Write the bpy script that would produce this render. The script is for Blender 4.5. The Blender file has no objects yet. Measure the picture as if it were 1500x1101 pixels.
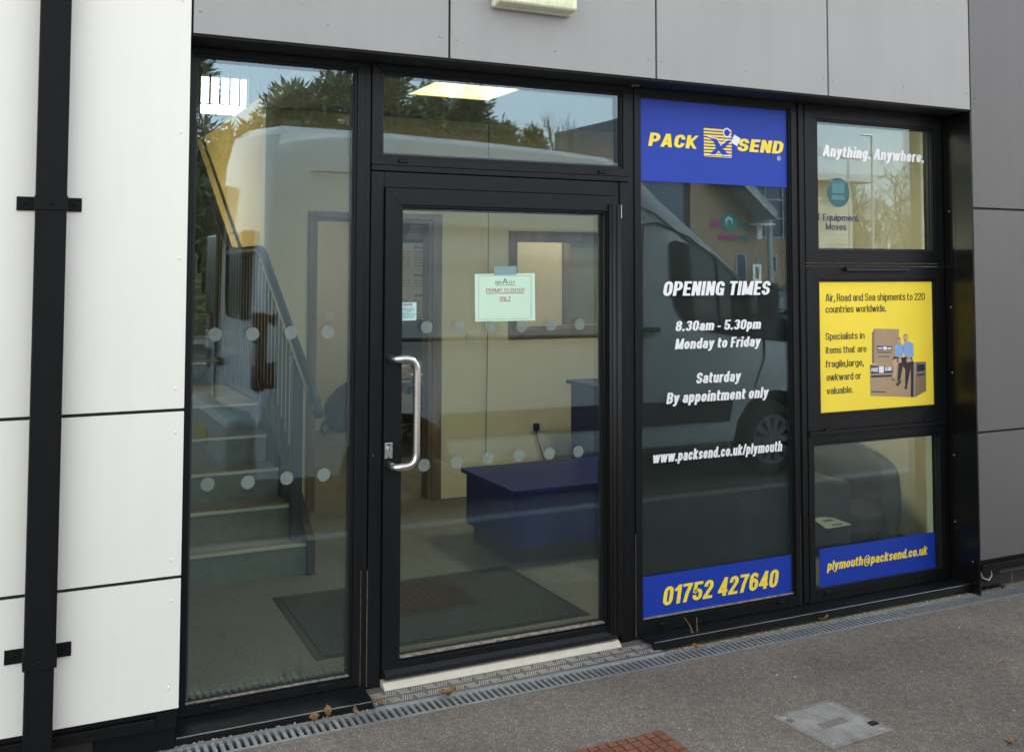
import bpy, bmesh, math, random
from mathutils import Vector, Matrix
import numpy as np
random.seed(7)
S = bpy.context.scene
C = S.collection
R = math.radians

# ------------------------------------------------------------------ camera
# world: camera foot at the origin, x along the shopfront, y into the building,
# z up from the pavement.  facade cladding lies on the plane y = 3.92
EYE = 1.73
YAW, PITCH, ROLL = 4.52283792e-01, 5.22691056e-02, 2.08071737e-03
FPX, CX, CY, W, H = 1505.0, 750.0, 316.62, 1500.0, 1101.0
_cy, _sy, _cp, _sp = math.cos(YAW), math.sin(YAW), math.cos(PITCH), math.sin(PITCH)
_f = Vector((_sy*_cp, _cy*_cp, _sp))
_r = Vector((_cy, -_sy, 0))
_u = _r.cross(_f)
_cr, _sr = math.cos(ROLL), math.sin(ROLL)
RT = _cr*_r + _sr*_u
UP = _cr*_u - _sr*_r
FW = _f
cam = bpy.data.cameras.new('camera')
camo = bpy.data.objects.new('camera', cam)
C.objects.link(camo)
m = Matrix((RT, UP, -FW)).transposed().to_4x4()
m.translation = (0, 0, EYE)
camo.matrix_world = m
cam.sensor_width = 36
cam.lens = 36*FPX/W
cam.shift_x = (W/2-CX)/W
cam.shift_y = -(H/2-CY)/W
cam.clip_end = 3000
cam.clip_start = 0.05
S.camera = camo

# ------------------------------------------------------------------ light
SUN_EL, SUN_AZ = R(33), R(12)     # azimuth measured clockwise from +y
w = bpy.data.worlds.new('World')
S.world = w
w.use_nodes = True
nt = w.node_tree
sky = nt.nodes.new('ShaderNodeTexSky')
sky.sky_type = 'NISHITA'
sky.sun_disc = False
sky.sun_elevation = SUN_EL
sky.sun_rotation = SUN_AZ
sky.air_density = 1.0
sky.dust_density = 3.0
sky.ozone_density = 1.0
bg = nt.nodes['Background']
bg.inputs['Strength'].default_value = 0.15
hs = nt.nodes.new('ShaderNodeHueSaturation')   # thin high cloud: a paler blue than a clear sky
hs.inputs['Saturation'].default_value = 0.22
nt.links.new(sky.outputs[0], hs.inputs['Color'])
nt.links.new(hs.outputs[0], bg.inputs[0])
sun = bpy.data.lights.new('sun', 'SUN')
sun.energy = 0.7
sun.angle = R(15)
sun.color = (1, .93, .82)
suno = bpy.data.objects.new('sun', sun)
C.objects.link(suno)
sd = Vector((math.sin(SUN_AZ)*math.cos(SUN_EL), math.cos(SUN_AZ)*math.cos(SUN_EL), math.sin(SUN_EL)))
suno.rotation_euler = sd.to_track_quat('Z', 'Y').to_euler()
suno.location = (-10, -20, 30)
S.view_settings.view_transform = 'Standard'
S.view_settings.look = 'None'
S.view_settings.gamma = 1
S.view_settings.exposure = 2.3
S.render.engine = 'CYCLES'
S.cycles.use_denoising = True
S.cycles.max_bounces = 10
S.cycles.transparent_max_bounces = 24
S.cycles.sample_clamp_indirect = 6.0
S.cycles.caustics_reflective = False
S.cycles.caustics_refractive = False

# ------------------------------------------------------------------ planes
YC, YF, YL, YG = 3.92, 4.115, 4.10, 4.136      # cladding, frames, door leaf, glass
MIR = 2*YG                                      # the street is seen mirrored in the glass


def ray(px, py):
    return RT*((px-CX)/FPX) - UP*((py-CY)/FPX) + FW


def P(px, py, Y):
    """point of the plane y = Y seen at that place of the photograph -> (x, z)"""
    d = ray(px, py)
    return (d.x*Y/d.y, EYE + d.z*Y/d.y)


def G(px, py, z=0.0):
    """point of the horizontal plane z seen there -> (x, y)"""
    d = ray(px, py)
    t = (z-EYE)/d.z
    return (d.x*t, d.y*t)


# ------------------------------------------------------------------ materials
MATS = {}


def mat(name, col, rough=.6, metal=0., spec=.5, noise=0., nscale=50., bump=0., bscale=None, coat=0.,
        emit=None, estr=0., col2=None, n2=0., n2scale=3., streak=0., detail=4., stretch=None):
    if name in MATS:
        return MATS[name]
    M = bpy.data.materials.new(name)
    M.use_nodes = True
    t = M.node_tree
    b = t.nodes['Principled BSDF']
    b.inputs['Roughness'].default_value = rough
    b.inputs['Metallic'].default_value = metal
    b.inputs['Specular IOR Level'].default_value = spec
    b.inputs['Coat Weight'].default_value = coat
    b.inputs['Coat Roughness'].default_value = .05
    if emit:
        b.inputs['Emission Color'].default_value = (*emit, 1)
        b.inputs['Emission Strength'].default_value = estr
    src = None
    tc = t.nodes.new('ShaderNodeTexCoord')
    vec = tc.outputs['Object']
    if stretch:
        mp = t.nodes.new('ShaderNodeMapping')
        mp.inputs['Scale'].default_value = stretch
        t.links.new(vec, mp.inputs[0])
        vec = mp.outputs[0]

    def nz(scale, det=detail):
        n = t.nodes.new('ShaderNodeTexNoise')
        n.inputs['Scale'].default_value = scale
        n.inputs['Detail'].default_value = det
        t.links.new(vec, n.inputs['Vector'])
        return n

    def ramp(out, lo, hi, a=.3, bb=.7):
        r = t.nodes.new('ShaderNodeValToRGB')
        r.color_ramp.elements[0].position = a
        r.color_ramp.elements[1].position = bb
        r.color_ramp.elements[0].color = (*lo, 1)
        r.color_ramp.elements[1].color = (*hi, 1)
        t.links.new(out, r.inputs[0])
        return r.outputs[0]
    if noise or col2 or n2:
        n = nz(nscale)
        if col2:
            src = ramp(n.outputs['Fac'], col, col2)
        else:
            lo = [c*(1-noise) for c in col]
            hi = [min(1, c*(1+noise)) for c in col]
            src = ramp(n.outputs['Fac'], lo, hi)
        if n2:
            q = nz(n2scale, 3)
            rr = ramp(q.outputs['Fac'], (1-n2,)*3, (1, 1, 1))
            mx = t.nodes.new('ShaderNodeMix')
            mx.data_type = 'RGBA'
            mx.blend_type = 'MULTIPLY'
            mx.inputs['Factor'].default_value = 1
            t.links.new(src, mx.inputs[6])
            t.links.new(rr, mx.inputs[7])
            src = mx.outputs[2]
        t.links.new(src, b.inputs['Base Color'])
    else:
        b.inputs['Base Color'].default_value = (*col, 1)
    if streak and src is not None:
        # rain-washed dirt: long upright smears plus a few blotches
        mp2 = t.nodes.new('ShaderNodeMapping')
        mp2.inputs['Scale'].default_value = (9, 9, .55)
        t.links.new(tc.outputs['Object'], mp2.inputs[0])
        n3 = t.nodes.new('ShaderNodeTexNoise')
        n3.inputs['Scale'].default_value = 1.7
        n3.inputs['Detail'].default_value = 6
        t.links.new(mp2.outputs[0], n3.inputs['Vector'])
        r3 = ramp(n3.outputs['Fac'], (1-streak, 1-streak*1.04, 1-streak*1.15), (1, 1, 1), .36, .56)
        mx = t.nodes.new('ShaderNodeMix')
        mx.data_type = 'RGBA'
        mx.blend_type = 'MULTIPLY'
        mx.inputs['Factor'].default_value = 1
        t.links.new(src, mx.inputs[6])
        t.links.new(r3, mx.inputs[7])
        src = mx.outputs[2]
        t.links.new(src, b.inputs['Base Color'])
    if bump:
        n = nz(bscale or nscale)
        bp = t.nodes.new('ShaderNodeBump')
        bp.inputs['Strength'].default_value = bump
        bp.inputs['Distance'].default_value = .01
        t.links.new(n.outputs['Fac'], bp.inputs['Height'])
        t.links.new(bp.outputs[0], b.inputs['Normal'])
    MATS[name] = M
    return M


def glass_mat(name, tint, r0, haze=0., hcol=(.5, .5, .5)):
    """thin pane: clear transmission with a tint plus a Fresnel mirror on each face"""
    M = bpy.data.materials.new(name)
    M.use_nodes = True
    t = M.node_tree
    t.nodes.clear()
    o = t.nodes.new('ShaderNodeOutputMaterial')
    tr = t.nodes.new('ShaderNodeBsdfTransparent')
    tr.inputs[0].default_value = (*tint, 1)
    gl = t.nodes.new('ShaderNodeBsdfGlossy')
    gl.inputs['Roughness'].default_value = 0.0
    gl.inputs[0].default_value = (.66, .86, 1, 1)
    ge = t.nodes.new('ShaderNodeNewGeometry')
    dot = t.nodes.new('ShaderNodeVectorMath')
    dot.operation = 'DOT_PRODUCT'
    t.links.new(ge.outputs['Normal'], dot.inputs[0])
    t.links.new(ge.outputs['Incoming'], dot.inputs[1])

    def mth(op, a, b=None):
        n = t.nodes.new('ShaderNodeMath')
        n.operation = op
        for i, v in enumerate((a, b)):
            if v is None:
                continue
            if isinstance(v, (int, float)):
                n.inputs[i].default_value = v
            else:
                t.links.new(v, n.inputs[i])
        return n.outputs[0]
    a = mth('ABSOLUTE', dot.outputs['Value'])
    q = mth('POWER', mth('SUBTRACT', 1.0, a), 5.0)
    fac = mth('ADD', mth('MULTIPLY', q, 1-r0), r0)
    mx = t.nodes.new('ShaderNodeMixShader')
    t.links.new(fac, mx.inputs[0])
    t.links.new(tr.outputs[0], mx.inputs[1])
    t.links.new(gl.outputs[0], mx.inputs[2])
    out = mx.outputs[0]
    # a little low waviness so that reflections are not ruler straight
    tc = t.nodes.new('ShaderNodeTexCoord')
    n = t.nodes.new('ShaderNodeTexNoise')
    n.inputs['Scale'].default_value = 1.6
    n.inputs['Detail'].default_value = 1.0
    t.links.new(tc.outputs['Object'], n.inputs['Vector'])
    bp = t.nodes.new('ShaderNodeBump')
    bp.inputs['Strength'].default_value = .012
    bp.inputs['Distance'].default_value = .02
    t.links.new(n.outputs['Fac'], bp.inputs['Height'])
    t.links.new(bp.outputs[0], gl.inputs['Normal'])
    mp3 = t.nodes.new('ShaderNodeMapping')
    mp3.inputs['Scale'].default_value = (3, 1, 1.1)
    mp3.inputs['Rotation'].default_value = (0, .5, 0)
    t.links.new(tc.outputs['Object'], mp3.inputs[0])
    n4 = t.nodes.new('ShaderNodeTexNoise')
    n4.inputs['Scale'].default_value = 2.6
    n4.inputs['Detail'].default_value = 8
    n4.inputs['Roughness'].default_value = .65
    t.links.new(mp3.outputs[0], n4.inputs['Vector'])
    r4 = t.nodes.new('ShaderNodeMapRange')
    r4.inputs['From Min'].default_value = .45
    r4.inputs['From Max'].default_value = .78
    r4.inputs['To Min'].default_value = .0005
    r4.inputs['To Max'].default_value = .009
    t.links.new(n4.outputs['Fac'], r4.inputs['Value'])
    d4 = t.nodes.new('ShaderNodeBsdfDiffuse')
    d4.inputs[0].default_value = (.55, .55, .52, 1)
    m4 = t.nodes.new('ShaderNodeMixShader')
    t.links.new(r4.outputs[0], m4.inputs[0])
    t.links.new(out, m4.inputs[1])
    t.links.new(d4.outputs[0], m4.inputs[2])
    out = m4.outputs[0]
    if haze:
        df = t.nodes.new('ShaderNodeBsdfDiffuse')
        df.inputs[0].default_value = (*hcol, 1)
        m2 = t.nodes.new('ShaderNodeMixShader')
        m2.inputs[0].default_value = haze
        t.links.new(out, m2.inputs[1])
        t.links.new(df.outputs[0], m2.inputs[2])
        out = m2.outputs[0]
    t.links.new(out, o.inputs[0])
    MATS[name] = M
    return M


def wave_mat(name, c1, c2, scale, axis='Z', rough=.7, thick=.2, brick=None, mortar=.01):
    """brick / board pattern"""
    M = bpy.data.materials.new(name)
    M.use_nodes = True
    t = M.node_tree
    b = t.nodes['Principled BSDF']
    b.inputs['Roughness'].default_value = rough
    tc = t.nodes.new('ShaderNodeTexCoord')
    mp = t.nodes.new('ShaderNodeMapping')
    if axis == 'Z':       # upright wall: x,z -> brick u,v
        mp.inputs['Rotation'].default_value = (R(-90), 0, 0)
    t.links.new(tc.outputs['Object'], mp.inputs[0])
    br = t.nodes.new('ShaderNodeTexBrick')
    br.inputs['Color1'].default_value = (*c1, 1)
    br.inputs['Color2'].default_value = (*[x*.78 for x in c1], 1)
    br.inputs['Mortar'].default_value = (*c2, 1)
    br.inputs['Scale'].default_value = scale
    br.inputs['Brick Width'].default_value = brick[0]
    br.inputs['Row Height'].default_value = brick[1]
    br.inputs['Mortar Size'].default_value = mortar
    t.links.new(mp.outputs[0], br.inputs[0])
    nz = t.nodes.new('ShaderNodeTexNoise')
    nz.inputs['Scale'].default_value = 2.2
    t.links.new(tc.outputs['Object'], nz.inputs[0])
    rp = t.nodes.new('ShaderNodeValToRGB')
    rp.color_ramp.elements[0].color = (.7, .7, .7, 1)
    rp.color_ramp.elements[1].color = (1.1, 1.1, 1.1, 1)
    t.links.new(nz.outputs[0], rp.inputs[0])
    mx = t.nodes.new('ShaderNodeMix')
    mx.data_type = 'RGBA'
    mx.blend_type = 'MULTIPLY'
    mx.inputs[0].default_value = 1
    t.links.new(br.outputs[0], mx.inputs[6])
    t.links.new(rp.outputs[0], mx.inputs[7])
    t.links.new(mx.outputs[2], b.inputs['Base Color'])
    MATS[name] = M
    return M


def asphalt_mat(name, base, var, stones=True):
    M = bpy.data.materials.new(name)
    M.use_nodes = True
    t = M.node_tree
    b = t.nodes['Principled BSDF']
    b.inputs['Roughness'].default_value = .9
    b.inputs['Specular IOR Level'].default_value = .25
    tc = t.nodes.new('ShaderNodeTexCoord')

    def vor(scale, feature='F1'):
        n = t.nodes.new('ShaderNodeTexVoronoi')
        n.inputs['Scale'].default_value = scale
        n.feature = feature
        t.links.new(tc.outputs['Object'], n.inputs['Vector'])
        return n

    def noise(scale, d=4):
        n = t.nodes.new('ShaderNodeTexNoise')
        n.inputs['Scale'].default_value = scale
        n.inputs['Detail'].default_value = d
        t.links.new(tc.outputs['Object'], n.inputs['Vector'])
        return n

    def ramp(out, stops):
        r = t.nodes.new('ShaderNodeValToRGB')
        e = r.color_ramp.elements
        while len(e) < len(stops):
            e.new(.5)
        for k, (p, c) in enumerate(stops):
            e[k].position = p
            e[k].color = (*c, 1)
        t.links.new(out, r.inputs[0])
        return r.outputs[0]

    def mul(a, c):
        mx = t.nodes.new('ShaderNodeMix')
        mx.data_type = 'RGBA'
        mx.blend_type = 'MULTIPLY'
        mx.inputs[0].default_value = 1
        t.links.new(a, mx.inputs[6])
        t.links.new(c, mx.inputs[7])
        return mx.outputs[2]
    v = vor(300)
    sep = t.nodes.new('ShaderNodeSeparateColor')
    t.links.new(v.outputs['Color'], sep.inputs[0])
    d, l = [x*(1-var) for x in base], [x*(1+var) for x in base]
    grain = ramp(sep.outputs[0], [(0, d), (.5, base), (.9, l), (.985, [min(1, x*2.6) for x in base])])
    big = mul(ramp(noise(1.7, 6).outputs[0], [(.3, (.76, .75, .74)), (.7, (1.08, 1.07, 1.06))]), ramp(noise(.45, 7).outputs[0], [(.42, (.80, .80, .80)), (.52, (1.03, 1.03, 1.03))]))
    mid = ramp(noise(28, 3).outputs[0], [(.3, (.82, .82, .82)), (.7, (1.08, 1.08, 1.08))])
    col = mul(mul(grain, big), mid)
    t.links.new(col, b.inputs['Base Color'])
    bp = t.nodes.new('ShaderNodeBump')
    bp.inputs['Strength'].default_value = .9
    bp.inputs['Distance'].default_value = .004
    t.links.new(v.outputs['Distance'], bp.inputs['Height'])
    t.links.new(bp.outputs[0], b.inputs['Normal'])
    MATS[name] = M
    return M


M_white = mat('white_fibre_cement', (.785, .775, .705), .55, streak=.014, noise=.03, nscale=260, n2=.035, n2scale=2.2)
M_grey = mat('mid_grey_fibre_cement', (.315, .312, .300), .5, streak=.03, noise=.09, nscale=300, n2=.06, n2scale=2.)
M_dgrey = mat('dark_grey_fibre_cement', (.115, .110, .106), .5, streak=.04, noise=.10, nscale=300, n2=.06, n2scale=2.)
M_black = mat('black_aluminium', (.0040, .0044, .0050), .6, spec=.16, noise=.12, nscale=9)
M_gloss = mat('glossy_black_flashing', (.005, .005, .005), .24, spec=.4, noise=.2, nscale=6)
M_frame = mat('anthracite_frame', (.0055, .0068, .0082), .45, spec=.24, streak=.3, noise=.13, nscale=14, n2=.1, n2scale=3)
M_rubber = mat('black_rubber', (.008, .008, .008), .6, noise=.2, nscale=30)
M_dust = mat('dusty_gasket', (.10, .085, .065), .9, noise=0, col2=(.38, .34, .27), nscale=60)
M_dustdark = mat('brown_dusty_seal', (.05, .043, .034), .8, col2=(.14, .12, .09), nscale=40)
M_steel = mat('brushed_steel', (.62, .61, .58), .28, metal=1, noise=.06, nscale=80)
M_galv = mat('galvanised_steel', (.40, .42, .43), .42, metal=.65, noise=.14, nscale=30)
M_tread = mat('tread_plate_aluminium', (.17, .16, .14), .5, metal=.3, noise=.18, nscale=18)
M_cream = mat('cream_threshold', (.56, .52, .42), .5, noise=.08, nscale=20)
M_blue = mat('blue_vinyl', (.012, .046, .37), .45, spec=.3, noise=.03, nscale=6)
M_yel = mat('yellow_vinyl', (.98, .755, .06), .5, spec=.35, noise=.02, nscale=8)
M_wvinyl = mat('white_vinyl', (.86, .86, .86), .4, noise=.01, nscale=8)
M_print = mat('black_print', (.025, .022, .018), .5, noise=.05, nscale=20)
M_navy = mat('navy_vinyl', (.012, .022, .075), .4, noise=.05, nscale=20)
M_teal = mat('teal_vinyl', (.012, .10, .105), .4, noise=.1, nscale=20)
M_teal2 = mat('pale_teal_vinyl', (.06, .20, .21), .4, noise=.1, nscale=20)
M_dot = bpy.data.materials.new('frosted_vinyl')
M_dot.use_nodes = True
_t = M_dot.node_tree
_d = _t.nodes['Principled BSDF']
_d.inputs['Base Color'].default_value = (.26, .31, .28, 1)
_d.inputs['Roughness'].default_value = .7
_tr = _t.nodes.new('ShaderNodeBsdfTransparent')
_tr.inputs[0].default_value = (.92, .97, .94, 1)
_mx = _t.nodes.new('ShaderNodeMixShader')
_mx.inputs[0].default_value = .46
_t.links.new(_tr.outputs[0], _mx.inputs[1])
_t.links.new(_d.outputs[0], _mx.inputs[2])
_t.links.new(_mx.outputs[0], _t.nodes['Material Output'].inputs[0])
M_paper = mat('glass_tinted_paper', (.55, .74, .57), .8, noise=.02, nscale=20, bump=.25, bscale=18)  # green of light through the glass put into the paper colour
M_tape = mat('grey_green_tape', (.20, .32, .33), .4, noise=.05, nscale=30)
M_red = mat('dark_red_ink', (.28, .03, .04), .6, noise=.1, nscale=60)
M_stick = mat('pale_sticker', (.46, .68, .64), .6, noise=.04, nscale=40)  # cast of light through the glass put into the sticker colour
M_glass = glass_mat('window_glass', (.91, .96, .92), .092)
M_sglass = glass_mat('single_backed_glass', (.90, .96, .925), .050)
M_board = mat('black_backing_board', (.006, .007, .007), .7, noise=.2, nscale=4)
M_wall = mat('cream_wall_paint', (.60, .54, .40), .8, noise=.03, nscale=60, n2=.04, n2scale=2.)
M_wallg = mat('reception_wall_paint', (.63, .575, .41), .8, noise=.03, nscale=60, n2=.04, n2scale=2.)
M_wally = mat('warm_lit_stair_paint', (.66, .50, .22), .8, noise=.03, nscale=60, n2=.04, n2scale=2.)  # yellow of warm lamp light put into the wall colour
M_wallw = mat('white_wall_paint', (.74, .76, .76), .8, noise=.02, nscale=60)
M_reveal = mat('pale_green_plaster', (.62, .70, .58), .8, noise=.03, nscale=40)
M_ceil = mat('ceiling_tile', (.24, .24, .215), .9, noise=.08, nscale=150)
M_carpet = mat('brown_grey_carpet', (.066, .066, .052), .95, col2=(.24, .23, .195), nscale=210, n2=.2, n2scale=2.5, bump=.5, bscale=260, detail=3)
M_mat = mat('dark_entrance_mat', (.006, .008, .0075), .95, col2=(.036, .041, .038), nscale=160, bump=.8, bscale=190, stretch=(1, .5, 1))
M_wood = mat('brown_stained_wood', (.10, .062, .038), .5, col2=(.20, .13, .085), nscale=14, stretch=(1, 1, .12))
M_counter = mat('navy_laminate', (.008, .018, .13), .5, spec=.3, noise=.15, nscale=5)
M_plinth = mat('dark_plinth', (.012, .011, .010), .6, noise=.2, nscale=10)
M_tread_v = mat('stair_vinyl', (.20, .185, .14), .7, noise=.15, nscale=60, n2=.15, n2scale=4.)
M_riser = mat('stair_riser', (.125, .145, .13), .6, noise=.12, nscale=20)
M_nose = mat('stair_nosing', (.50, .50, .43), .5, noise=.06, nscale=30)
M_rail = mat('handrail_paint', (.018, .022, .026), .5, noise=.1, nscale=20)
M_plastic = mat('white_plastic', (.62, .60, .54), .4, noise=.02, nscale=40)
M_led = mat('fill_led_panel', (.9, .88, .75), .5, emit=(1, .88, .66), estr=9.0)
M_led2 = mat('dim_led_panel', (.9, .88, .75), .5, emit=(1, .88, .68), estr=3.2)
M_ledw = mat('warm_led_panel', (.9, .86, .6), .5, emit=(1, .84, .36), estr=.55)
M_chair = mat('charcoal_cloth', (.045, .045, .047), .9, noise=.2, nscale=120)
M_asph = asphalt_mat('asphalt', (.212, .190, .164), .28)
M_road = asphalt_mat('road_asphalt', (.085, .085, .085), .3)
M_kerb = mat('concrete_kerb', (.36, .35, .32), .85, noise=.15, nscale=25)
M_pave = wave_mat('block_paving', (.22, .17, .13), (.10, .09, .08), 1.0, 'XY', .85, brick=(.2, .1), mortar=.006)
M_grass = mat('grass', (.030, .058, .015), .9, col2=(.065, .11, .03), nscale=30, n2=.3, n2scale=.3, bump=.6, bscale=60)
M_soil = mat('bark_soil', (.06, .045, .032), .95, col2=(.14, .11, .08), nscale=12)
M_grit = mat('grit', (.20, .17, .11), .95, col2=(.50, .45, .34), nscale=120, bump=.8, bscale=140)
M_vanw = mat('white_van_paint', (.84, .85, .86), .22, noise=.02, nscale=2, coat=1.0, n2=.05, n2scale=1.2)
M_vang = mat('van_dark_glass', (.012, .014, .016), .06, noise=.2, nscale=2)
M_vanp = mat('van_black_plastic', (.014, .014, .015), .5, noise=.2, nscale=20)
M_tyre = mat('tyre', (.012, .012, .012), .8, noise=.2, nscale=60)
M_alloy = mat('alloy_wheel', (.20, .20, .21), .4, metal=.5, noise=.08, nscale=30)
M_tail = mat('red_lamp_lens', (.07, .008, .010), .12, noise=.1, nscale=30)
M_lens = mat('clear_lamp_lens', (.55, .57, .58), .15, noise=.1, nscale=60)
M_carb = mat('dark_blue_car_paint', (.02, .03, .05), .2, noise=.05, nscale=4, coat=.7)
M_carg = mat('silver_blue_car_paint', (.13, .17, .20), .25, noise=.05, nscale=4, coat=.7)
M_brick = wave_mat('buff_brick', (.34, .21, .12), (.24, .19, .14), 1.0, 'Z', .85, brick=(.225, .075), mortar=.008)
M_plbrick = wave_mat('dark_plinth_brick', (.035, .033, .032), (.11, .10, .07), 1.0, 'Z', .8, brick=(.225, .075), mortar=.007)
M_bglass = mat('blue_curtain_glass', (.03, .05, .09), .05, noise=.3, nscale=.6)
M_roof = mat('grey_metal_roof', (.30, .31, .32), .5, noise=.08, nscale=4)
M_clad = wave_mat('pale_board_cladding', (.38, .34, .26), (.14, .12, .09), 1.0, 'Z', .7, brick=(4., .24), mortar=.02)
M_unit = mat('taupe_unit_cladding', (.16, .14, .10), .7, noise=.1, nscale=3)
M_bark = mat('bark', (.055, .045, .035), .9, col2=(.11, .09, .07), nscale=20)
M_leafd = mat('dark_needles', (.020, .034, .014), .7, col2=(.055, .075, .032), nscale=1.6)
M_leafe = mat('mid_needles', (.032, .050, .020), .7, col2=(.080, .10, .042), nscale=1.6)
M_dead = mat('dead_leaf', (.17, .085, .035), .8, col2=(.34, .20, .10), nscale=40)
M_stem = mat('dry_stem', (.30, .22, .12), .8, noise=.2, nscale=50)
M_weed = mat('weed_green', (.05, .10, .02), .7, noise=.3, nscale=40)
M_card = mat('printed_cardboard', (.42, .30, .17), .6, noise=.04, nscale=30)
M_card2 = mat('printed_cardboard_side', (.24, .17, .10), .6, noise=.04, nscale=30)
M_shirt = mat('printed_blue_shirt', (.25, .42, .68), .6, noise=.08, nscale=120)
M_skin = mat('printed_skin', (.62, .36, .25), .6, noise=.05, nscale=100)
M_hair = mat('printed_hair', (.34, .24, .13), .6, noise=.2, nscale=200)
M_redcov = mat('rusty_red_cover', (.16, .062, .034), .7, col2=(.24, .10, .06), nscale=30, bump=.3)
M_clear = mat('dusty_grey_cover', (.20, .197, .185), .55, col2=(.36, .35, .325), nscale=14, n2=.3, n2scale=9.)
M_magenta = mat('magenta_sign', (.40, .03, .20), .5, noise=.03, nscale=5)
M_tealsign = mat('teal_sign', (.01, .22, .20), .5, noise=.03, nscale=5)
M_bpack = mat('backpack_cloth', (.012, .012, .014), .85, noise=.2, nscale=80)
M_emlens = mat('ribbed_lamp_lens', (.70, .74, .50), .2, noise=.10, nscale=90, stretch=(1, 1, .2))
M_embody = mat('lamp_body', (.64, .65, .50), .4, noise=.04, nscale=30)
M_maroon = mat('maroon_cloth', (.07, .010, .012), .8, noise=.2, nscale=60)


# ------------------------------------------------------------------ mesh helper
class MB:
    def __init__(s):
        s.v = []
        s.f = []

    def add(s, vs, fs):
        n = len(s.v)
        s.v += [tuple(v) for v in vs]
        s.f += [tuple(i+n for i in f) for f in fs]
        return s

    def box(s, x0, x1, y0, y1, z0, z1):
        vs = [(x, y, z) for z in (z0, z1) for y in (y0, y1) for x in (x0, x1)]
        return s.add(vs, [(0, 2, 3, 1), (4, 5, 7, 6), (0, 1, 5, 4), (2, 6, 7, 3), (0, 4, 6, 2), (1, 3, 7, 5)])

    def prism(s, poly, y0, y1):
        """polygon in x,z (any simple polygon), thickness along y"""
        n = len(poly)
        a = sum(poly[i][0]*poly[(i+1) % n][1]-poly[(i+1) % n][0]*poly[i][1] for i in range(n))
        if a < 0:
            poly = poly[::-1]
        vs = [(x, y0, z) for x, z in poly]+[(x, y1, z) for x, z in poly]
        fs = [tuple(range(n)), tuple(range(2*n-1, n-1, -1))]
        fs += [(i, i+n, (i+1) % n+n, (i+1) % n) for i in range(n)]
        return s.add(vs, fs)

    def prismx(s, poly, x0, x1):
        """polygon in y,z, thickness along x"""
        n = len(poly)
        vs = [(x0, y, z) for y, z in poly]+[(x1, y, z) for y, z in poly]
        return s.add(vs, [tuple(range(n)), tuple(range(2*n-1, n-1, -1))]+[(i, i+n, (i+1) % n+n, (i+1) % n) for i in range(n)])

    def slab(s, poly, z0, z1):
        """polygon in x,y, thickness along z"""
        n = len(poly)
        vs = [(x, y, z0) for x, y in poly]+[(x, y, z1) for x, y in poly]
        return s.add(vs, [tuple(range(n-1, -1, -1)), tuple(range(n, 2*n))]+[(i, (i+1) % n, (i+1) % n+n, i+n) for i in range(n)])

    def tube(s, pts, r, n=10, cap=True):
        pts = [Vector(p) for p in pts]
        rs = r if isinstance(r, (list, tuple)) else [r]*len(pts)
        t0 = (pts[1]-pts[0]).normalized()
        up = Vector((0, 0, 1)) if abs(t0.z) < .9 else Vector((1, 0, 0))
        a = t0.cross(up).normalized()
        rings = []
        for i, p in enumerate(pts):
            if i == 0:
                t = t0
            elif i == len(pts)-1:
                t = (pts[i]-pts[i-1]).normalized()
            else:
                t = ((pts[i+1]-pts[i]).normalized()+(pts[i]-pts[i-1]).normalized()).normalized()
            a = (a-t*a.dot(t)).normalized()
            b = t.cross(a)
            rings.append([p+(a*math.cos(2*math.pi*k/n)+b*math.sin(2*math.pi*k/n))*rs[i] for k in range(n)])
        vs = [v for q in rings for v in q]
        fs = [(i*n+k, i*n+(k+1) % n, (i+1)*n+(k+1) % n, (i+1)*n+k) for i in range(len(pts)-1) for k in range(n)]
        if cap:
            fs += [tuple(range(n-1, -1, -1)), tuple((len(pts)-1)*n+k for k in range(n))]
        return s.add(vs, fs)

    def disc(s, cx, cz, rx, rz, y0, y1, n=28):
        return s.prism([(cx+rx*math.cos(2*math.pi*k/n), cz+rz*math.sin(2*math.pi*k/n)) for k in range(n)], y0, y1)

    def dome(s, c, r, axis, hgt, n=10):
        """rivet head: axis is the outward unit direction"""
        ax = Vector(axis)
        a = ax.orthogonal().normalized()
        b = ax.cross(a)
        c = Vector(c)
        vs = []
        for k, (rr, hh) in enumerate(((1, 0), (.9, .55), (.5, .95))):
            vs += [c+(a*math.cos(2*math.pi*i/n)+b*math.sin(2*math.pi*i/n))*r*rr+ax*hgt*hh for i in range(n)]
        fs = [(k*n+i, k*n+(i+1) % n, (k+1)*n+(i+1) % n, (k+1)*n+i) for k in range(2) for i in range(n)]
        fs.append(tuple(2*n+i for i in range(n)))
        return s.add(vs, fs)


ORG = {}


def world_org(o):
    return ORG.get(o.name, Vector((0, 0, 0)))


def link(name, mesh, m_, parent=None, loc=None):
    o = bpy.data.objects.new(name, mesh)
    C.objects.link(o)
    if m_:
        mesh.materials.append(m_)
    if parent is not None:
        o.parent = parent
        org = world_org(parent)
    else:
        org = Vector(loc) if loc is not None else Vector((0, 0, 0))
        o.location = org
    ORG[o.name] = org
    return o


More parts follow.
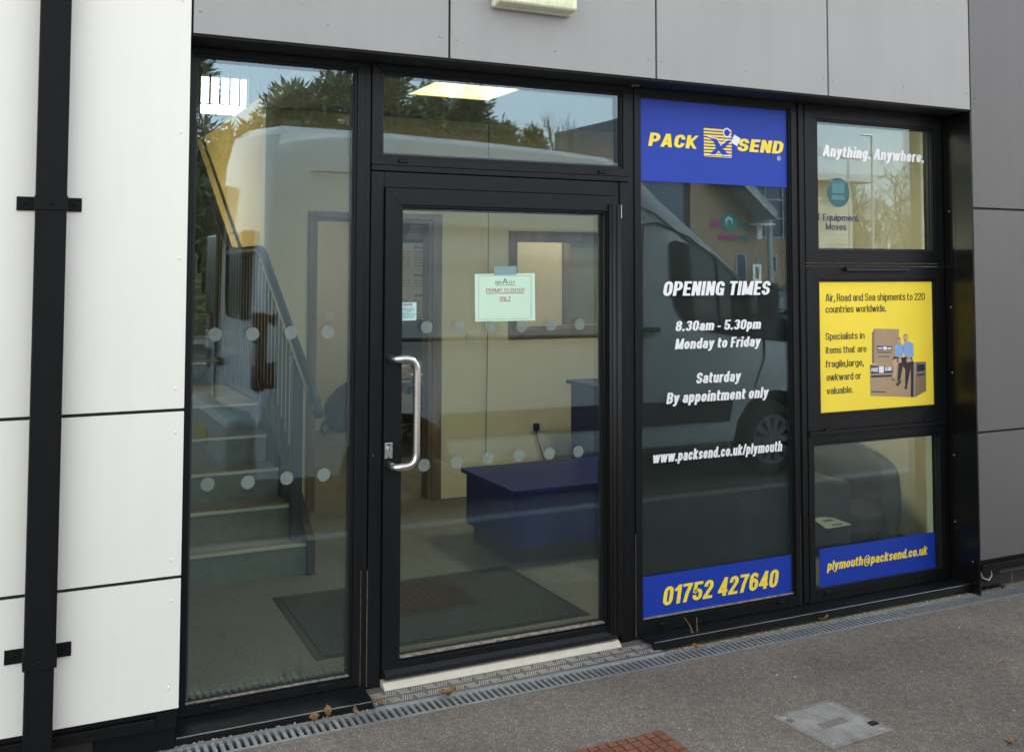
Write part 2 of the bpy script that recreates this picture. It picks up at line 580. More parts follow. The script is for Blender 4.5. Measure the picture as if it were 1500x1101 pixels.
def build(name, mb, m_, parent=None, bevel=0., smooth=False, segs=2, recalc=True, base=False):
    """one mesh object from world-space geometry"""
    if parent is not None:
        org = world_org(parent)
    else:
        a = np.array(mb.v)
        org = Vector(((a[:, 0].min()+a[:, 0].max())/2, (a[:, 1].min()+a[:, 1].max())/2, a[:, 2].min()))
    me = bpy.data.meshes.new(name)
    me.from_pydata([(v[0]-org.x, v[1]-org.y, v[2]-org.z) for v in mb.v], [], mb.f)
    if recalc:
        b = bmesh.new()
        b.from_mesh(me)
        bmesh.ops.recalc_face_normals(b, faces=b.faces)
        b.to_mesh(me)
        b.free()
    o = link(name, me, m_, parent, org)
    if smooth:
        me.polygons.foreach_set('use_smooth', [True]*len(me.polygons))
        me.update()
    if bevel:
        q = o.modifiers.new('bevel', 'BEVEL')
        q.width = bevel
        q.segments = segs
        q.limit_method = 'ANGLE'
        q.angle_limit = R(40)
    return o


def tag(o, label, cat, group=None):
    o['label'] = label
    o['category'] = cat
    if group:
        o['group'] = group
    return o


def thing(name, loc, label, cat, group=None):
    o = bpy.data.objects.new(name, None)
    C.objects.link(o)
    o.location = loc
    o.empty_display_size = .1
    ORG[o.name] = Vector(loc)
    return tag(o, label, cat, group)


def struct(name, mb, m_, **k):
    o = build(name, mb, m_, **k)
    o['kind'] = 'structure'
    return o


# ------------------------------------------------------------------ lettering
_tmp = {}


def text_geo(s, shear=0., bold=0., spacing=1.0):
    c = bpy.data.curves.new('t', 'FONT')
    c.body = s
    c.shear = shear
    c.offset = bold
    c.space_character = spacing
    c.resolution_u = 3
    o = bpy.data.objects.new('t', c)
    C.objects.link(o)
    dg = bpy.context.evaluated_depsgraph_get()
    dg.update()
    me = bpy.data.meshes.new_from_object(o.evaluated_get(dg))
    vs = np.array([v.co[:] for v in me.vertices]) if len(me.vertices) else np.zeros((0, 3))
    fs = [tuple(p.vertices) for p in me.polygons]
    bpy.data.objects.remove(o)
    bpy.data.curves.remove(c)
    bpy.data.meshes.remove(me)
    return vs, fs


def text_mb(s, x0, x1, zb, cap, Y, shear=0., bold=0., th=.0008, mb=None, flip=False, spacing=1.0):
    """lettering on a wall facing -y (or facing +y when flip), from x0 to x1 on the baseline zb"""
    vs, fs = text_geo(s, shear, bold, spacing)
    mb = mb or MB()
    if not len(vs):
        return mb
    k = cap/(.682+bold*2)
    xa, xb = vs[:, 0].min(), vs[:, 0].max()
    sx = (x1-x0)/(xb-xa)
    out = []
    for v in vs:
        t = (v[0]-xa)*sx
        x = x0+t if not flip else x1-t
        out.append((x, Y, zb+(v[1]+bold)*k))
    n = len(out)
    d = th if not flip else -th
    # front sheet, back sheet and the thin rim of the film
    edges = {}
    for f in fs:
        for i in range(len(f)):
            a, b = f[i], f[(i+1) % len(f)]
            edges[(a, b)] = edges.get((a, b), 0)+1
    rim = [(a, b) for (a, b) in edges if (b, a) not in edges]
    vs2 = out+[(x, y+d, z) for x, y, z in out]
    ff = list(fs)+[tuple(i+n for i in f[::-1]) for f in fs]+[(b, a, a+n, b+n) for a, b in rim]
    if flip:
        ff = [f[::-1] for f in ff]
    return mb.add(vs2, ff)


def letter(name, s, x0, x1, zb, cap, Y, m_, parent, shear=0., bold=0., **k):
    return build(name, text_mb(s, x0, x1, zb, cap, Y, shear, bold, **k), m_, parent, recalc=False)


def px_letter(name, s, pl, pr, capl, Y, m_, parent, shear=0., bold=0., **k):
    """pl, pr: picture points of the baseline's two ends, capl: cap top above the left one"""
    x0, z0 = P(pl[0], pl[1], Y)
    x1, z1 = P(pr[0], pr[1], Y)
    _, zt = P(pl[0], capl, Y)
    zb = (z0+z1)/2
    return letter(name, s, x0, x1, zb, zt-z0, Y, m_, parent, shear, bold, **k)


# ------------------------------------------------------------------ heavy condensed sign lettering, drawn stroke by stroke
def ell_(cx, cy, rx, ry, a0, a1, n=9):
    return [(cx+rx*math.cos(R(a0+(a1-a0)*k/n)), cy+ry*math.sin(R(a0+(a1-a0)*k/n))) for k in range(n+1)]


def glyph(c, a, b, wk=1.0):
    """strokes of one sign letter: cap height 1, stem half width a, bar half height b -> advance width, strokes, flat limits"""
    X = .74                                       # x-height
    H_ = 1.0 if (c.isupper() or c.isdigit()) else X
    W_ = {'I': 2*a, 'i': 2*a, 'l': 2*a, '.': 2*a, ',': 2*a, "'": 2*a, 'M': .66, 'm': .70, 'w': .68, 'W': .8, 'f': .30, 't': .32, 'r': .32, '1': .34, '-': .26, '/': .30, '@': .78, 'E': .43, 'F': .42,
          'T': .46, 'K': .54, 'A': .54, 'v': .44, 'y': .44, 's': .42, 'k': .46}.get(c, .50 if H_ == 1 else .45)
    if W_ > 2*a:
        W_ = W_*wk
    l, r, m_ = a, W_-a, W_/2
    rx = (r-l)/2
    st = []
    lo, hi = 0., H_

    def ry(h):
        return min(.24, h*.5)

    def loop(y0, y1, x0=l, x1=r):
        q = min(ry(y1-y0), .5*(y1-y0))
        rr_ = (x1-x0)/2
        cx_ = (x0+x1)/2
        return ell_(cx_, y1-q, rr_, q, 0, 180)+ell_(cx_, y0+q, rr_, q, 180, 360)+[(x1, y1-q)]
    t, g = H_-b, b
    q = ry(t-g)
    if c in 'Oo0':
        st = [loop(g, t)]
    elif c in 'Il':
        hi = 1.0
        st = [[(l, -.1), (l, 1.1)]]
    elif c == 'i':
        hi = 1.0
        st = [[(l, -.1), (l, X)], [(l, .84), (l, 1.1)]]
    elif c == '.':
        hi = .2
        st = [[(l, -.1), (l, .3)]]
    elif c == ',':
        lo, hi = -.2, .2
        st = [[(l, .3), (l, 0), (l-.05, -.25)]]
    elif c == '-':
        st = [[(0, .36), (W_, .36)]]
    elif c == '/':
        hi = 1.0
        st = [[(l-.03, -.1), (r+.03, 1.1)]]
    elif c == 'A':
        st = [[(l*.9, -.05), (m_-.02, 1.05)], [(W_-l*.9, -.05), (m_+.02, 1.05)], [(l, .27), (r, .27)]]
    elif c == 'B':
        st = [[(l, 0), (l, 1)], [(l, t), (m_, t)]+ell_(m_, t-(t-.53)/2, rx, (t-.53)/2, 90, -90)+[(l, .53)], [(m_, .53)]+ell_(m_, g+(.53-g)/2, rx, (.53-g)/2, 90, -90)+[(l, g)]]
    elif c == 'C':
        st = [[(r, .64)]+ell_(m_, t-q, rx, q, 0, 180)+ell_(m_, g+q, rx, q, 180, 360)+[(r, .37)]]
    elif c == 'D':
        st = [[(l, 0), (l, 1)], [(l, t), (m_*.9, t)]+ell_(m_*.9, t-.26, r-m_*.9, .26, 90, 0)+ell_(m_*.9, g+.26, r-m_*.9, .26, 0, -90)+[(l, g)]]
    elif c == 'E':
        st = [[(l, 0), (l, 1)], [(l, t), (W_, t)], [(l, .5), (W_-.03, .5)], [(l, g), (W_, g)]]
    elif c == 'F':
        st = [[(l, 0), (l, 1)], [(l, t), (W_, t)], [(l, .5), (W_-.04, .5)]]
    elif c == 'G':
        st = [[(r, .66)]+ell_(m_, t-q, rx, q, 0, 180)+ell_(m_, g+q, rx, q, 180, 360)+[(r, .45)], [(m_, .45), (W_, .45)], [(r, -.1), (r, .45)]]
    elif c == 'K':
        st = [[(l, 0), (l, 1)], [(l, .33), (W_-a*.9, 1.08)], [(l+.12, .52), (W_-a*.8, -.06)]]
    elif c == 'M':
        st = [[(l, 0), (l, 1)], [(r, 0), (r, 1)], [(l, 1.02), (m_, .05)], [(r, 1.02), (m_, .05)]]
    elif c == 'N':
        st = [[(l, 0), (l, 1)], [(r, 0), (r, 1)], [(l, 1.0), (r, 0)]]
    elif c == 'P':
        st = [[(l, 0), (l, 1)], [(l, t), (m_, t)]+ell_(m_, t-(t-.44)/2, rx, (t-.44)/2, 90, -90)+[(l, .44)]]
    elif c == 'R':
        st = [[(l, 0), (l, 1)], [(l, t), (m_, t)]+ell_(m_, t-(t-.49)/2, rx, (t-.49)/2, 90, -90)+[(l, .49)], [(m_, .49)]+ell_(m_, .33, rx*.95, .16, 90, 0)+[(r, 0)]]
    elif c in 'Ss':
        h2 = (t-g)/4
        st = [ell_(m_, t-h2, rx, h2, -8, 250, 12)+ell_(m_, g+h2, rx, h2, 70, -188, 12)]
    elif c == 'T':
        st = [[(0, t), (W_, t)], [(m_, 0), (m_, 1)]]
    elif c == 'Y':
        st = [[(m_, -.1), (m_, .45)], [(m_, .42), (l*.8, 1.05)], [(m_, .42), (W_-l*.8, 1.05)]]
    elif c == 'L':
        st = [[(l, 0), (l, 1)], [(l, g), (W_, g)]]
    elif c == 'a':
        st = [[(l, X-.23)]+ell_(m_, t-.17, rx, .17, 180, 0)+[(r, -.1)], loop(g, .42)]
    elif c in 'bp':
        st = [loop(g, t)]
        hi, lo = (1.0, 0) if c == 'b' else (X, -.24)
        st += [[(l, -.3 if c == 'p' else 0), (l, 1.1 if c == 'b' else X)]]
    elif c in 'dqg':
        st = [loop(g, t)]
        hi = 1.0 if c == 'd' else X
        lo = 0 if c == 'd' else -.24
        if c == 'g':
            st += [[(r, X), (r, -.03)]+ell_(m_, -.03, rx, .14, 0, -165)]
        else:
            st += [[(r, -.3 if c == 'q' else 0), (r, 1.1 if c == 'd' else X)]]
    elif c == 'c':
        st = [[(r, X-.27)]+ell_(m_, t-q, rx, q, 0, 180)+ell_(m_, g+q, rx, q, 180, 360)+[(r, .27)]]
    elif c == 'e':
        st = [[(r, .37)]+ell_(m_, t-q, rx, q, 0, 180)+ell_(m_, g+q, rx, q, 180, 352), [(l, .37), (r, .37)]]
    elif c == 'f':
        hi = 1.0
        x_ = a*1.25
        st = [[(x_, -.1), (x_, .80)]+ell_(W_, .80, W_-x_, 1-b-.80, 180, 95), [(0, X-b), (W_, X-b)]]
    elif c in 'hnu':
        hi = 1.0 if c == 'h' else X
        if c == 'u':
            st = [[(l, X+.1)]+ell_(m_, g+.17, rx, .17, 180, 360)+[(r, X+.1)], [(r, 0), (r, X)]]
        else:
            st = [[(l, 0), (l, hi)], [(l, t-.17)]+ell_(m_, t-.17, rx, .17, 180, 0)+[(r, -.1)]]
    elif c == 'k':
        hi = 1.0
        st = [[(l, 0), (l, 1)], [(l, .26), (W_-a*.9, X+.06)], [(l+.10, .40), (W_-a*.8, -.06)]]
    elif c == 'm':
        r1 = (m_-l)/2
        st = [[(l, 0), (l, X)], [(l, t-.16)]+ell_(l+r1, t-.16, r1, .16, 180, 0)+[(m_, -.1)], [(m_, t-.16)]+ell_(m_+r1, t-.16, r1, .16, 180, 0)+[(r, -.1)]]
    elif c == 'r':
        st = [[(l, 0), (l, X)], [(l, X-.27)]+ell_(W_+.02, X-.27, W_+.02-l, .27-b, 180, 90)]
    elif c == 't':
        hi = .95
        x_ = a*1.25
        st = [[(x_, 1.0), (x_, .17)]+ell_(W_, .17, W_-x_, .17-b, 180, 265), [(0, X-b), (W_, X-b)]]
    elif c == 'v':
        st = [[(l*.8, X+.03), (m_-.01, -.03)], [(W_-l*.8, X+.03), (m_+.01, -.03)]]
    elif c in 'wW':
        st = [[(l*.75, H_+.03), (W_*.29, -.03)], [(m_, H_+.03), (W_*.29+.01, -.03)], [(m_, H_+.03), (W_*.71-.01, -.03)], [(W_-l*.75, H_+.03), (W_*.71, -.03)]]
    elif c == 'y':
        lo = -.24
        st = [[(l*.8, X+.03), (m_, .02)], [(W_-l*.8, X+.03), (m_-.02, -.06), (m_*.62, -.24+b), (0, -.24+b)]]
    elif c == '@':
        lo, hi = -.2, 1.0
        st = [ell_(m_, .40, rx, .54, -50, 300, 26), ell_(m_, .40, rx*.46, .24, 0, 360, 16), [(m_+rx*.46, .66), (m_+rx*.46, .24), (m_+rx*.7, .14), (r, .30)]]
        return W_, [(p, a*.62, b*.62) for p in st], lo, hi
    elif c == '1':
        st = [[(r, 0), (r, 1)], [(0, .74), (r*.6, .80), (r, 1.0)]]
    elif c == '2':
        st = [[(l, .66)]+ell_(m_, t-.22, rx, .22, 180, -25)+[(l, .12), (l, g)], [(0, g), (W_, g)]]
    elif c == '3':
        u = (t-.53)/2
        v = (.53-g)/2
        st = [ell_(m_, t-u, rx, u, 170, -90), ell_(m_, g+v, rx, v, 90, -175), [(m_-.05, .53), (m_, .53)]]
    elif c == '4':
        st = [[(r-.06, -.1), (r-.06, 1)], [(r-.04, 1.0), (l*.8, .27), (l*.8, .22)], [(0, .25), (W_, .25)]]
    elif c == '5':
        v = .17
        st = [[(W_-.02, t), (l+.02, t), (l, .48)]+ell_(m_, .62-v-b, rx, v, 150, 0)+ell_(m_, g+q*.8, rx, q*.8, 0, -180)+[(l, .30)]]
    elif c == '6':
        st = [loop(g, .60), [(r, .74)]+ell_(m_, t-q, rx, q, 10, 180)+[(l, .28)]]
    elif c == '7':
        st = [[(0, t), (W_, t)], [(r, t), (m_, .45), (m_-.07, -.05)]]
    elif c == '8':
        st = [loop(g, .54), loop(.54, t, l+.012, r-.012)]
    elif c == '9':
        st = [loop(.40, t), [(l, .26)]+ell_(m_, g+q, rx, q, 190, 360)+[(r, .72)]]
    return W_, [(p, a, b) for p in st], lo, hi


def cond_mb(s, x0, x1, zb, cap, Y, shear=.2, a=.096, b=.076, wk=1.0, gap=.07, th=.0006, mb=None):
    mb = mb or MB()
    strips = []
    cur = 0.
    for ch in s:
        if ch == ' ':
            cur += .17+gap
            continue
        W_, st, lo, hi = glyph(ch, a, b, wk)
        for p, aa, bb in st:
            p = [p[0]]+[q for k, q in enumerate(p[1:]) if math.hypot(q[0]-p[k][0], q[1]-p[k][1]) > 1e-4]
            L_, R_ = [], []
            n = len(p)
            closed = math.hypot(p[0][0]-p[-1][0], p[0][1]-p[-1][1]) < 1e-4
            for i in range(n):
                d0 = (p[i][0]-p[i-1][0], p[i][1]-p[i-1][1]) if i else None
                d1 = (p[i+1][0]-p[i][0], p[i+1][1]-p[i][1]) if i < n-1 else None
                if closed and i in (0, n-1):
                    d0, d1 = (p[-1][0]-p[-2][0], p[-1][1]-p[-2][1]), (p[1][0]-p[0][0], p[1][1]-p[0][1])
                nn = []
                for d in (d0, d1):
                    if d:
                        k = math.hypot(*d)
                        nn.append((-d[1]/k, d[0]/k))
                nx, ny = sum(v[0] for v in nn)/len(nn), sum(v[1] for v in nn)/len(nn)
                k = max(.5, nx*nx+ny*ny)
                nx, ny = nx/k, ny/k
                # nib: a across, b upright
                for side_, sg in ((L_, 1), (R_, -1)):
                    side_.append((cur+p[i][0]+sg*nx*aa, min(hi, max(lo, p[i][1]+sg*ny*bb))))
            strips.append((L_, R_))
        cur += W_+gap
    xs = [q[0]+q[1]*shear*.7 for L_, R_ in strips for q in L_+R_]
    xa, xb = min(xs), max(xs)
    k = (x1-x0)/(xb-xa)
    for j, (L_, R_) in enumerate(strips):
        yo = Y-(j % 9)*3e-5
        n = len(L_)
        vs = []
        for y in (yo, Y+th):
            vs += [(x0+(q[0]+q[1]*shear*.7-xa)*k, y, zb+q[1]*cap) for q in L_+R_]
        m2 = 2*n
        fs = []
        for i in range(n-1):
            fs.append((i, n+i, n+i+1, i+1))
            fs.append((m2+i, m2+i+1, m2+n+i+1, m2+n+i))
            fs.append((i, i+1, m2+i+1, m2+i))
            fs.append((n+i, m2+n+i, m2+n+i+1, n+i+1))
        fs.append((0, m2, m2+n, n))
        fs.append((n-1, 2*n-1, m2+2*n-1, m2+n-1))
        mb.add(vs, fs)
    return mb


def sign(name, s, pl, pr, capl, Y, m_, parent, shear=.2, a=.096, b=.076, **k):
    """condensed lettering between two picture points of its baseline"""
    x0, z0 = P(pl[0], pl[1], Y)
    x1, z1 = P(pr[0], pr[1], Y)
    _, zt = P(pl[0], capl, Y)
    return build(name, cond_mb(s, x0, x1, (z0+z1)/2, zt-z0, Y, shear, a, b, **k), m_, parent, recalc=False)


# ================================================================== THE GROUND
GZ = -.13                                       # road level below the kerb
DR0, DR1 = 3.845, 3.957                         # drain channel, outer and inner edge
struct('ground', MB().box(-900, 900, -900, 900, GZ-.5, GZ-.012), M_road)
struct('pavement', MB().box(-14, 40, 1.72, DR0-.004, -.10, 0), M_asph)
kb = MB()
x = -14.0
while x < 40:
    kb.box(x, x+.908, 1.595, 1.72, GZ-.05, .004)
    x += .914
struct('kerb', kb, M_kerb, bevel=.012)
struct('paving_blocks', MB().box(-14, 40, -7.6, 1.593, GZ-.1, GZ), M_pave)
kb = MB()
x = -14.0
while x < 40:
    kb.box(x, x+.908, -7.73, -7.602, GZ-.05, GZ+.012)
    x += .914
struct('kerb_line', kb, M_kerb, bevel=.01)
kb = MB()
x = -40.0
while x < 60:
    kb.box(x, x+.908, -18.62, -18.48, GZ-.05, GZ+.11)
    x += .914
struct('far_kerb', kb, M_kerb, bevel=.012)
struct('road_marking', MB().box(-40, 60, -12.95, -12.83, GZ-.011, GZ-.007), mat('road_paint', (.5, .5, .48), .8, noise=.2, nscale=20))
struct('soil_bed', MB().box(-40, 60, -27, -18.63, GZ-.1, GZ+.07), M_soil)
struct('far_path', MB().box(-40, 60, -34, -27.05, GZ-.1, GZ+.05), M_kerb)
struct('grass_verge', MB().box(-40, 25, -62, -34.05, GZ-.1, GZ+.09), M_grass)
struct('sill_strip', MB().box(-14, 1.325, DR1+.003, 4.12, -.10, -.003).box(2.70, 10, DR1+.003, 4.12, -.10, -.003), M_grit)
struct('door_step', MB().box(1.327, 2.698, DR1+.003, 4.12, -.10, -.004), M_kerb)

# drain: channel with a slotted steel grate
dt = thing('drain_channel', (2.5, 3.9, 0), 'galvanised slotted drain grate running along the foot of the shopfront', 'drain')
g = MB()
g.box(-1.5, 9, DR0-.002, DR0+.013, -.03, .003).box(-1.5, 9, DR1-.013, DR1+.001, -.03, .003)
x = -1.5
while x < 9:
    g.box(x, x+.0145, DR0+.013, DR1-.013, -.012, .0015)
    x += .0285
build('grate', g, M_galv, dt)
build('channel_body', MB().box(-1.5, 9, DR0-.003, DR1+.002, -.11, -.095).box(-1.5, 9, DR0-.0035, DR0+.001, -.095, -.03)
      .box(-1.5, 9, DR1-.001, DR1+.0025, -.095, -.03), M_board, dt)

# ================================================================== CLADDING
wt = thing('white_cladding_wall', (.0, YC, 0), 'white fibre cement panel wall beside the entrance with dark joints', 'wall')


def panel(root, x0, x1, z0, z1, m_, rivets, r=.0062):
    p = MB().box(x0, x1, YC, YC+.010, z0, z1)
    o = build('cladding_panel', p, m_, root, bevel=.0012)
    for rx, rz in rivets:
        build('rivet', MB().dome((rx, YC+.0005, rz), r, (0, -1, 0), .0035), m_, o)
    return o


def pr(lst):
    return [P(a, b, YC) for a, b in lst]


WX0 = -1.4
panel(wt, WX0, .577, .158, .615, M_white, pr([(251, 880), (247, 1007)]))
panel(wt, WX0, .577, .627, 1.213, M_white, pr([(257, 633), (251, 820)]))
panel(wt, WX0, .577, 1.225, 3.6, M_white, pr([(268, 1), (265, 194), (263, 378), (257, 569)]))
build('backing', MB().box(WX0, .574, YC+.0125, YC+.05, .17, 3.6), M_board, wt)
build('base_flashing', MB().box(WX0, .50, YC-.004, YC+.06, .095, .135).box(WX0, .52, YC+.012, YC+.06, .135, .156)
      .box(.50, .572, YC+.004, YC+.06, .088, .150), M_black, wt, bevel=.003)
build('plinth', MB().box(WX0, .30, YC+.085, YC+.17, -.09, .094), M_plbrick, wt)
build('corner_flashing', MB().box(.30, .572, YC+.045, YC+.165, -.09, .087), M_black, wt, bevel=.004)

gt = thing('grey_fascia_cladding', (2.6, YC, 2.6), 'mid grey riveted fibre cement panels above the shopfront', 'fascia')
for x0, x1, rv in ((.586, 1.609, [(294, 16), (481, 36), (645, 54)]), (1.619, 2.636, [(669, 58), (814, 75), (950, 87)]),
                   (2.646, 3.669, [(970, 90), (1093, 104), (1206, 115)]), (3.679, 4.684, [(1220, 117), (1324, 127), (1416, 137)])):
    panel(gt, x0, x1, 2.608, 3.6, M_grey, pr(rv))
build('backing', MB().box(.586, 4.684, YC+.0125, YC+.05, 2.62, 3.6), M_board, gt)
build('soffit', MB().box(.584, 4.684, YC+.012, 4.175, 2.600, 2.6195), M_board, gt)
build('head_clip', MB().box(2.602, 2.612, 4.06, 4.075, 2.592, 2.5995).box(2.616, 2.636, 4.055, 4.065, 2.594, 2.5995), M_steel, gt)

kt = thing('dark_cladding_wall', (5.6, YC, 0), 'dark grey riveted panel wall beyond the windows', 'wall')
KX1 = 7.6
panel(kt, 4.694, KX1, .186, .855, M_dgrey, pr([(1438, 657), (1441, 803)]))
panel(kt, 4.694, KX1, .867, 2.064, M_dgrey, pr([(1432, 331), (1434, 483), (1437, 614)]))
panel(kt, 4.694, KX1, 2.076, 3.6, M_dgrey, pr([(1428, 144), (1430, 284)]))
build('backing', MB().box(4.70, KX1, YC+.0125, YC+.05, .195, 3.6), M_board, kt)
build('base_flashing', MB().box(4.70, KX1, YC-.006, YC+.06, .125, .162).box(4.70, KX1, YC+.012, YC+.06, .162, .184), M_black, kt, bevel=.003)
build('plinth', MB().box(4.93, KX1, YC+.085, YC+.17, -.09, .124), M_plbrick, kt)
build('reveal_flashing', MB().box(4.686, 4.698, YC+.003, 4.035, -.02, 2.60).box(4.690, 4.70, 4.038, 4.17, -.02, 2.60)
      .box(4.70, 4.93, YC+.075, YC+.165, -.09, .122), M_gloss, kt, bevel=.002)
for z in (2.06, 1.53, 1.17, .72, .36, .17):
    build('screw', MB().dome((4.686, 3.965 if z < .2 else 4.075, z), .004, (-1, 0, 0), .003), M_steel, kt)
build('cable_loop', MB().tube([(4.72, YC+.03, .13), (4.73, YC+.02, .085), (4.77, YC+.015, .07), (4.80, YC+.02, .09), (4.805, YC+.03, .13)], .003, 6), M_plastic, kt)
# the left reveal of the opening
build('reveal_flashing', MB().box(.566, .5735, YC+.0535, 4.17, -.02, 2.598), M_gloss, wt)

# ================================================================== DOWNPIPE
pt = thing('downpipe', (.115, YC-.09, 0), 'square black rainwater downpipe strapped to the white panels', 'downpipe')
PX0, PX1, PY0, PY1 = .066, .164, YC-.095, YC-.012
build('pipe', MB().box(PX0, PX1, PY0, PY1, .435, 3.6).box(PX0+.004, PX1-.004, PY0+.004, PY1-.002, -.005, .435), M_black, pt, bevel=.006)
for zb in (1.955, .425):
    b = MB()
    b.box(PX0-.0035, PX1+.0035, PY0-.004, PY0-.001, zb-.024, zb+.024)
    b.box(PX0-.0035, PX0-.001, PY0-.001, YC-.004, zb-.024, zb+.024).box(PX1+.001, PX1+.0035, PY0-.001, YC-.004, zb-.024, zb+.024)
    b.box(.008, PX0-.001, YC-.007, YC-.001, zb-.024, zb+.024).box(PX1+.001, .216, YC-.007, YC-.001, zb-.024, zb+.024)
    o = build('bracket', b, M_black, pt, bevel=.0012)
    build('bolt', MB().dome(((PX0+PX1)/2, PY0-.004, zb), .008, (0, -1, 0), .005), M_black, o)
    for bx_ in (.034, .192):
        build('bolt', MB().dome((bx_, YC-.007, zb), .006, (0, -1, 0), .003), M_black, o)

# ================================================================== EMERGENCY LAMP
et = thing('emergency_light', (1.98, YC-.03, 2.835), 'cream bulkhead lamp with ribbed lens above the door', 'wall lamp')
build('lamp_body', MB().box(1.80, 2.18, YC-.035, YC-.001, 2.838, 2.97), M_embody, et, bevel=.008)
e = MB()
e.prismx([(YC-.037, 2.843), (YC-.085, 2.850), (YC-.09, 2.86), (YC-.09, 2.965), (YC-.037, 2.968)], 1.806, 2.174)
build('lens', e, M_emlens, et, bevel=.007)
e = MB()
for k in range(24):
    x = 1.835+k*.0135
    e.box(x, x+.006, YC-.0925, YC-.0895, 2.868, 2.95)
build('lens_ribs', e, M_emlens, et)

# ================================================================== SHOPFRONT
ft = thing('shopfront_frame', (2.63, YF, 0), 'anthracite metal uprights and sill between the shop windows and door', 'window frame')


def ring(mb, o, i, y0, y1):
    (a0, a1, c0, c1), (b0, b1, d0, d1) = o, i
    mb.prism([(a0, c0), (a1, c0), (b1, d0), (b0, d0)], y0, y1)
    mb.prism([(a1, c0), (a1, c1), (b1, d1), (b1, d0)], y0, y1)
    mb.prism([(a1, c1), (a0, c1), (b0, d1), (b1, d1)], y0, y1)
    mb.prism([(a0, c1), (a0, c0), (b0, d0), (b0, d1)], y0, y1)
    return mb


ZT = 2.598
FD = 4.195
mull = [(1.3165, 1.3415), (2.6125, 2.6435), (3.632, 3.688)]
for x0, x1 in mull:
    b = MB()
    zb = .004 if x0 < 3 else .046
    if x1-x0 > .05:
        b.box(x0, x0+.012, YF+.004, FD, zb, ZT).box(x0+.014, x1-.012, YF-.004, FD, zb, ZT).box(x1-.010, x1, YF+.004, FD, zb, ZT)
    else:
        b.box(x0, x1, YF+.006, FD, zb, ZT)
    build('mullion', b, M_frame, ft, bevel=.0015)
for x in (1.343, 2.6445, 1.3155, 3.631):
    build('dusty_joint', MB().box(x-.0016, x+.0016, YF+.001, YF+.003, .03, .5), M_dustdark, ft)
# door frame posts, head and transom bars
build('door_post', MB().box(1.3455, 1.4000, YF, FD, -.003, 2.142), M_frame, ft, bevel=.0015)
build('door_post', MB().box(2.533, 2.5600, YF+.004, FD, -.003, 2.142).box(2.562, 2.6105, YF-.003, FD, -.003, 2.142), M_frame, ft, bevel=.0015)
build('door_head', MB().box(1.4015, 2.5315, YF, FD, 2.0775, 2.142), M_frame, ft, bevel=.0015)
build('transom_bar', MB().box(1.3455, 2.6105, YF-.004, FD, 2.1465, 2.1695), M_frame, ft, bevel=.0015)
build('transom_bar', MB().box(3.69, 4.683, YF-.003, FD, 1.7535, 1.7695), M_frame, ft, bevel=.0015)
build('transom_bar', MB().box(3.69, 4.683, YF-.010, FD, .8835, .9035), M_frame, ft, bevel=.0015)


def sill(x0, x1, zf):
    b = MB().prismx([(3.98, zf), (4.112, .0415), (4.112, .030), (3.995, zf-.012), (3.995, zf-.034), (3.98, zf-.034)], x0, x1)
    o = build('sill', b, M_frame, ft, bevel=.0012)
    e = MB().box(x0+.004, x1-.004, 3.9788, 3.9812, zf-.0012, zf+.0022)  # highlight and wear of the sill nose put into a bright strip
    build('worn_highlight', e, M_steel, o)


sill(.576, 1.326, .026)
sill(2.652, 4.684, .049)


def weep(root, lst, Y=YF):
    for px, py in lst:
        x, z = P(px, py, Y)
        b = MB().prismx([(Y-.001, z+.008), (Y-.010, z+.004), (Y-.010, z-.006), (Y-.001, z-.008)], x-.022, x+.022)
        build('weep_cover', b, M_frame, root, bevel=.001)


def window(name, o, i, label, weeps=(), tint=M_glass, gl=True, yf=YF, dusty=True, y1=FD, gt=.024):
    t = thing(name, ((o[0]+o[1])/2, yf, o[2]), label, 'window')
    m_ = 10/1000
    mid = (i[0]-m_, i[1]+m_, i[2]-m_, i[3]+m_)
    build('frame', ring(ring(MB(), o, mid, yf, y1), mid, i, yf+.007, y1-.01), M_frame, t, bevel=.0012)
    gs = (i[0]+.004, i[1]-.004, i[2]+.004, i[3]-.004)
    build('gasket', ring(MB(), (i[0]+.0004, i[1]-.0004, i[2]+.0004, i[3]-.0004), gs, YG-.006, YG+.028), M_rubber, t)
    g_ = None
    if gl:
        g_ = build('glass', MB().box(i[0]+.001, i[1]-.001, YG, YG+gt, i[2]+.001, i[3]-.001), tint, t)
        sp = ring(MB(), gs, (gs[0]+.007, gs[1]-.007, gs[2]+.007, gs[3]-.007), YG+.006, YG+.018)
        build('spacer_bar', sp, M_rubber, t)
    if dusty:
        d = MB().box(i[0]+.002, i[1]-.002, yf+.008, YG-.001, i[2]-.001, i[2]+.0045)
        build('dusty_bead', d, M_dust, t)
    weep(t, weeps, yf)
    return t, g_


def dots(parent, lst, r=.0265):
    for px, py in lst:
        x, z = P(px, py, YG)
        build('marker_dot', MB().disc(x, z, r, r, YG-.0012, YG-.0004), M_dot, parent)


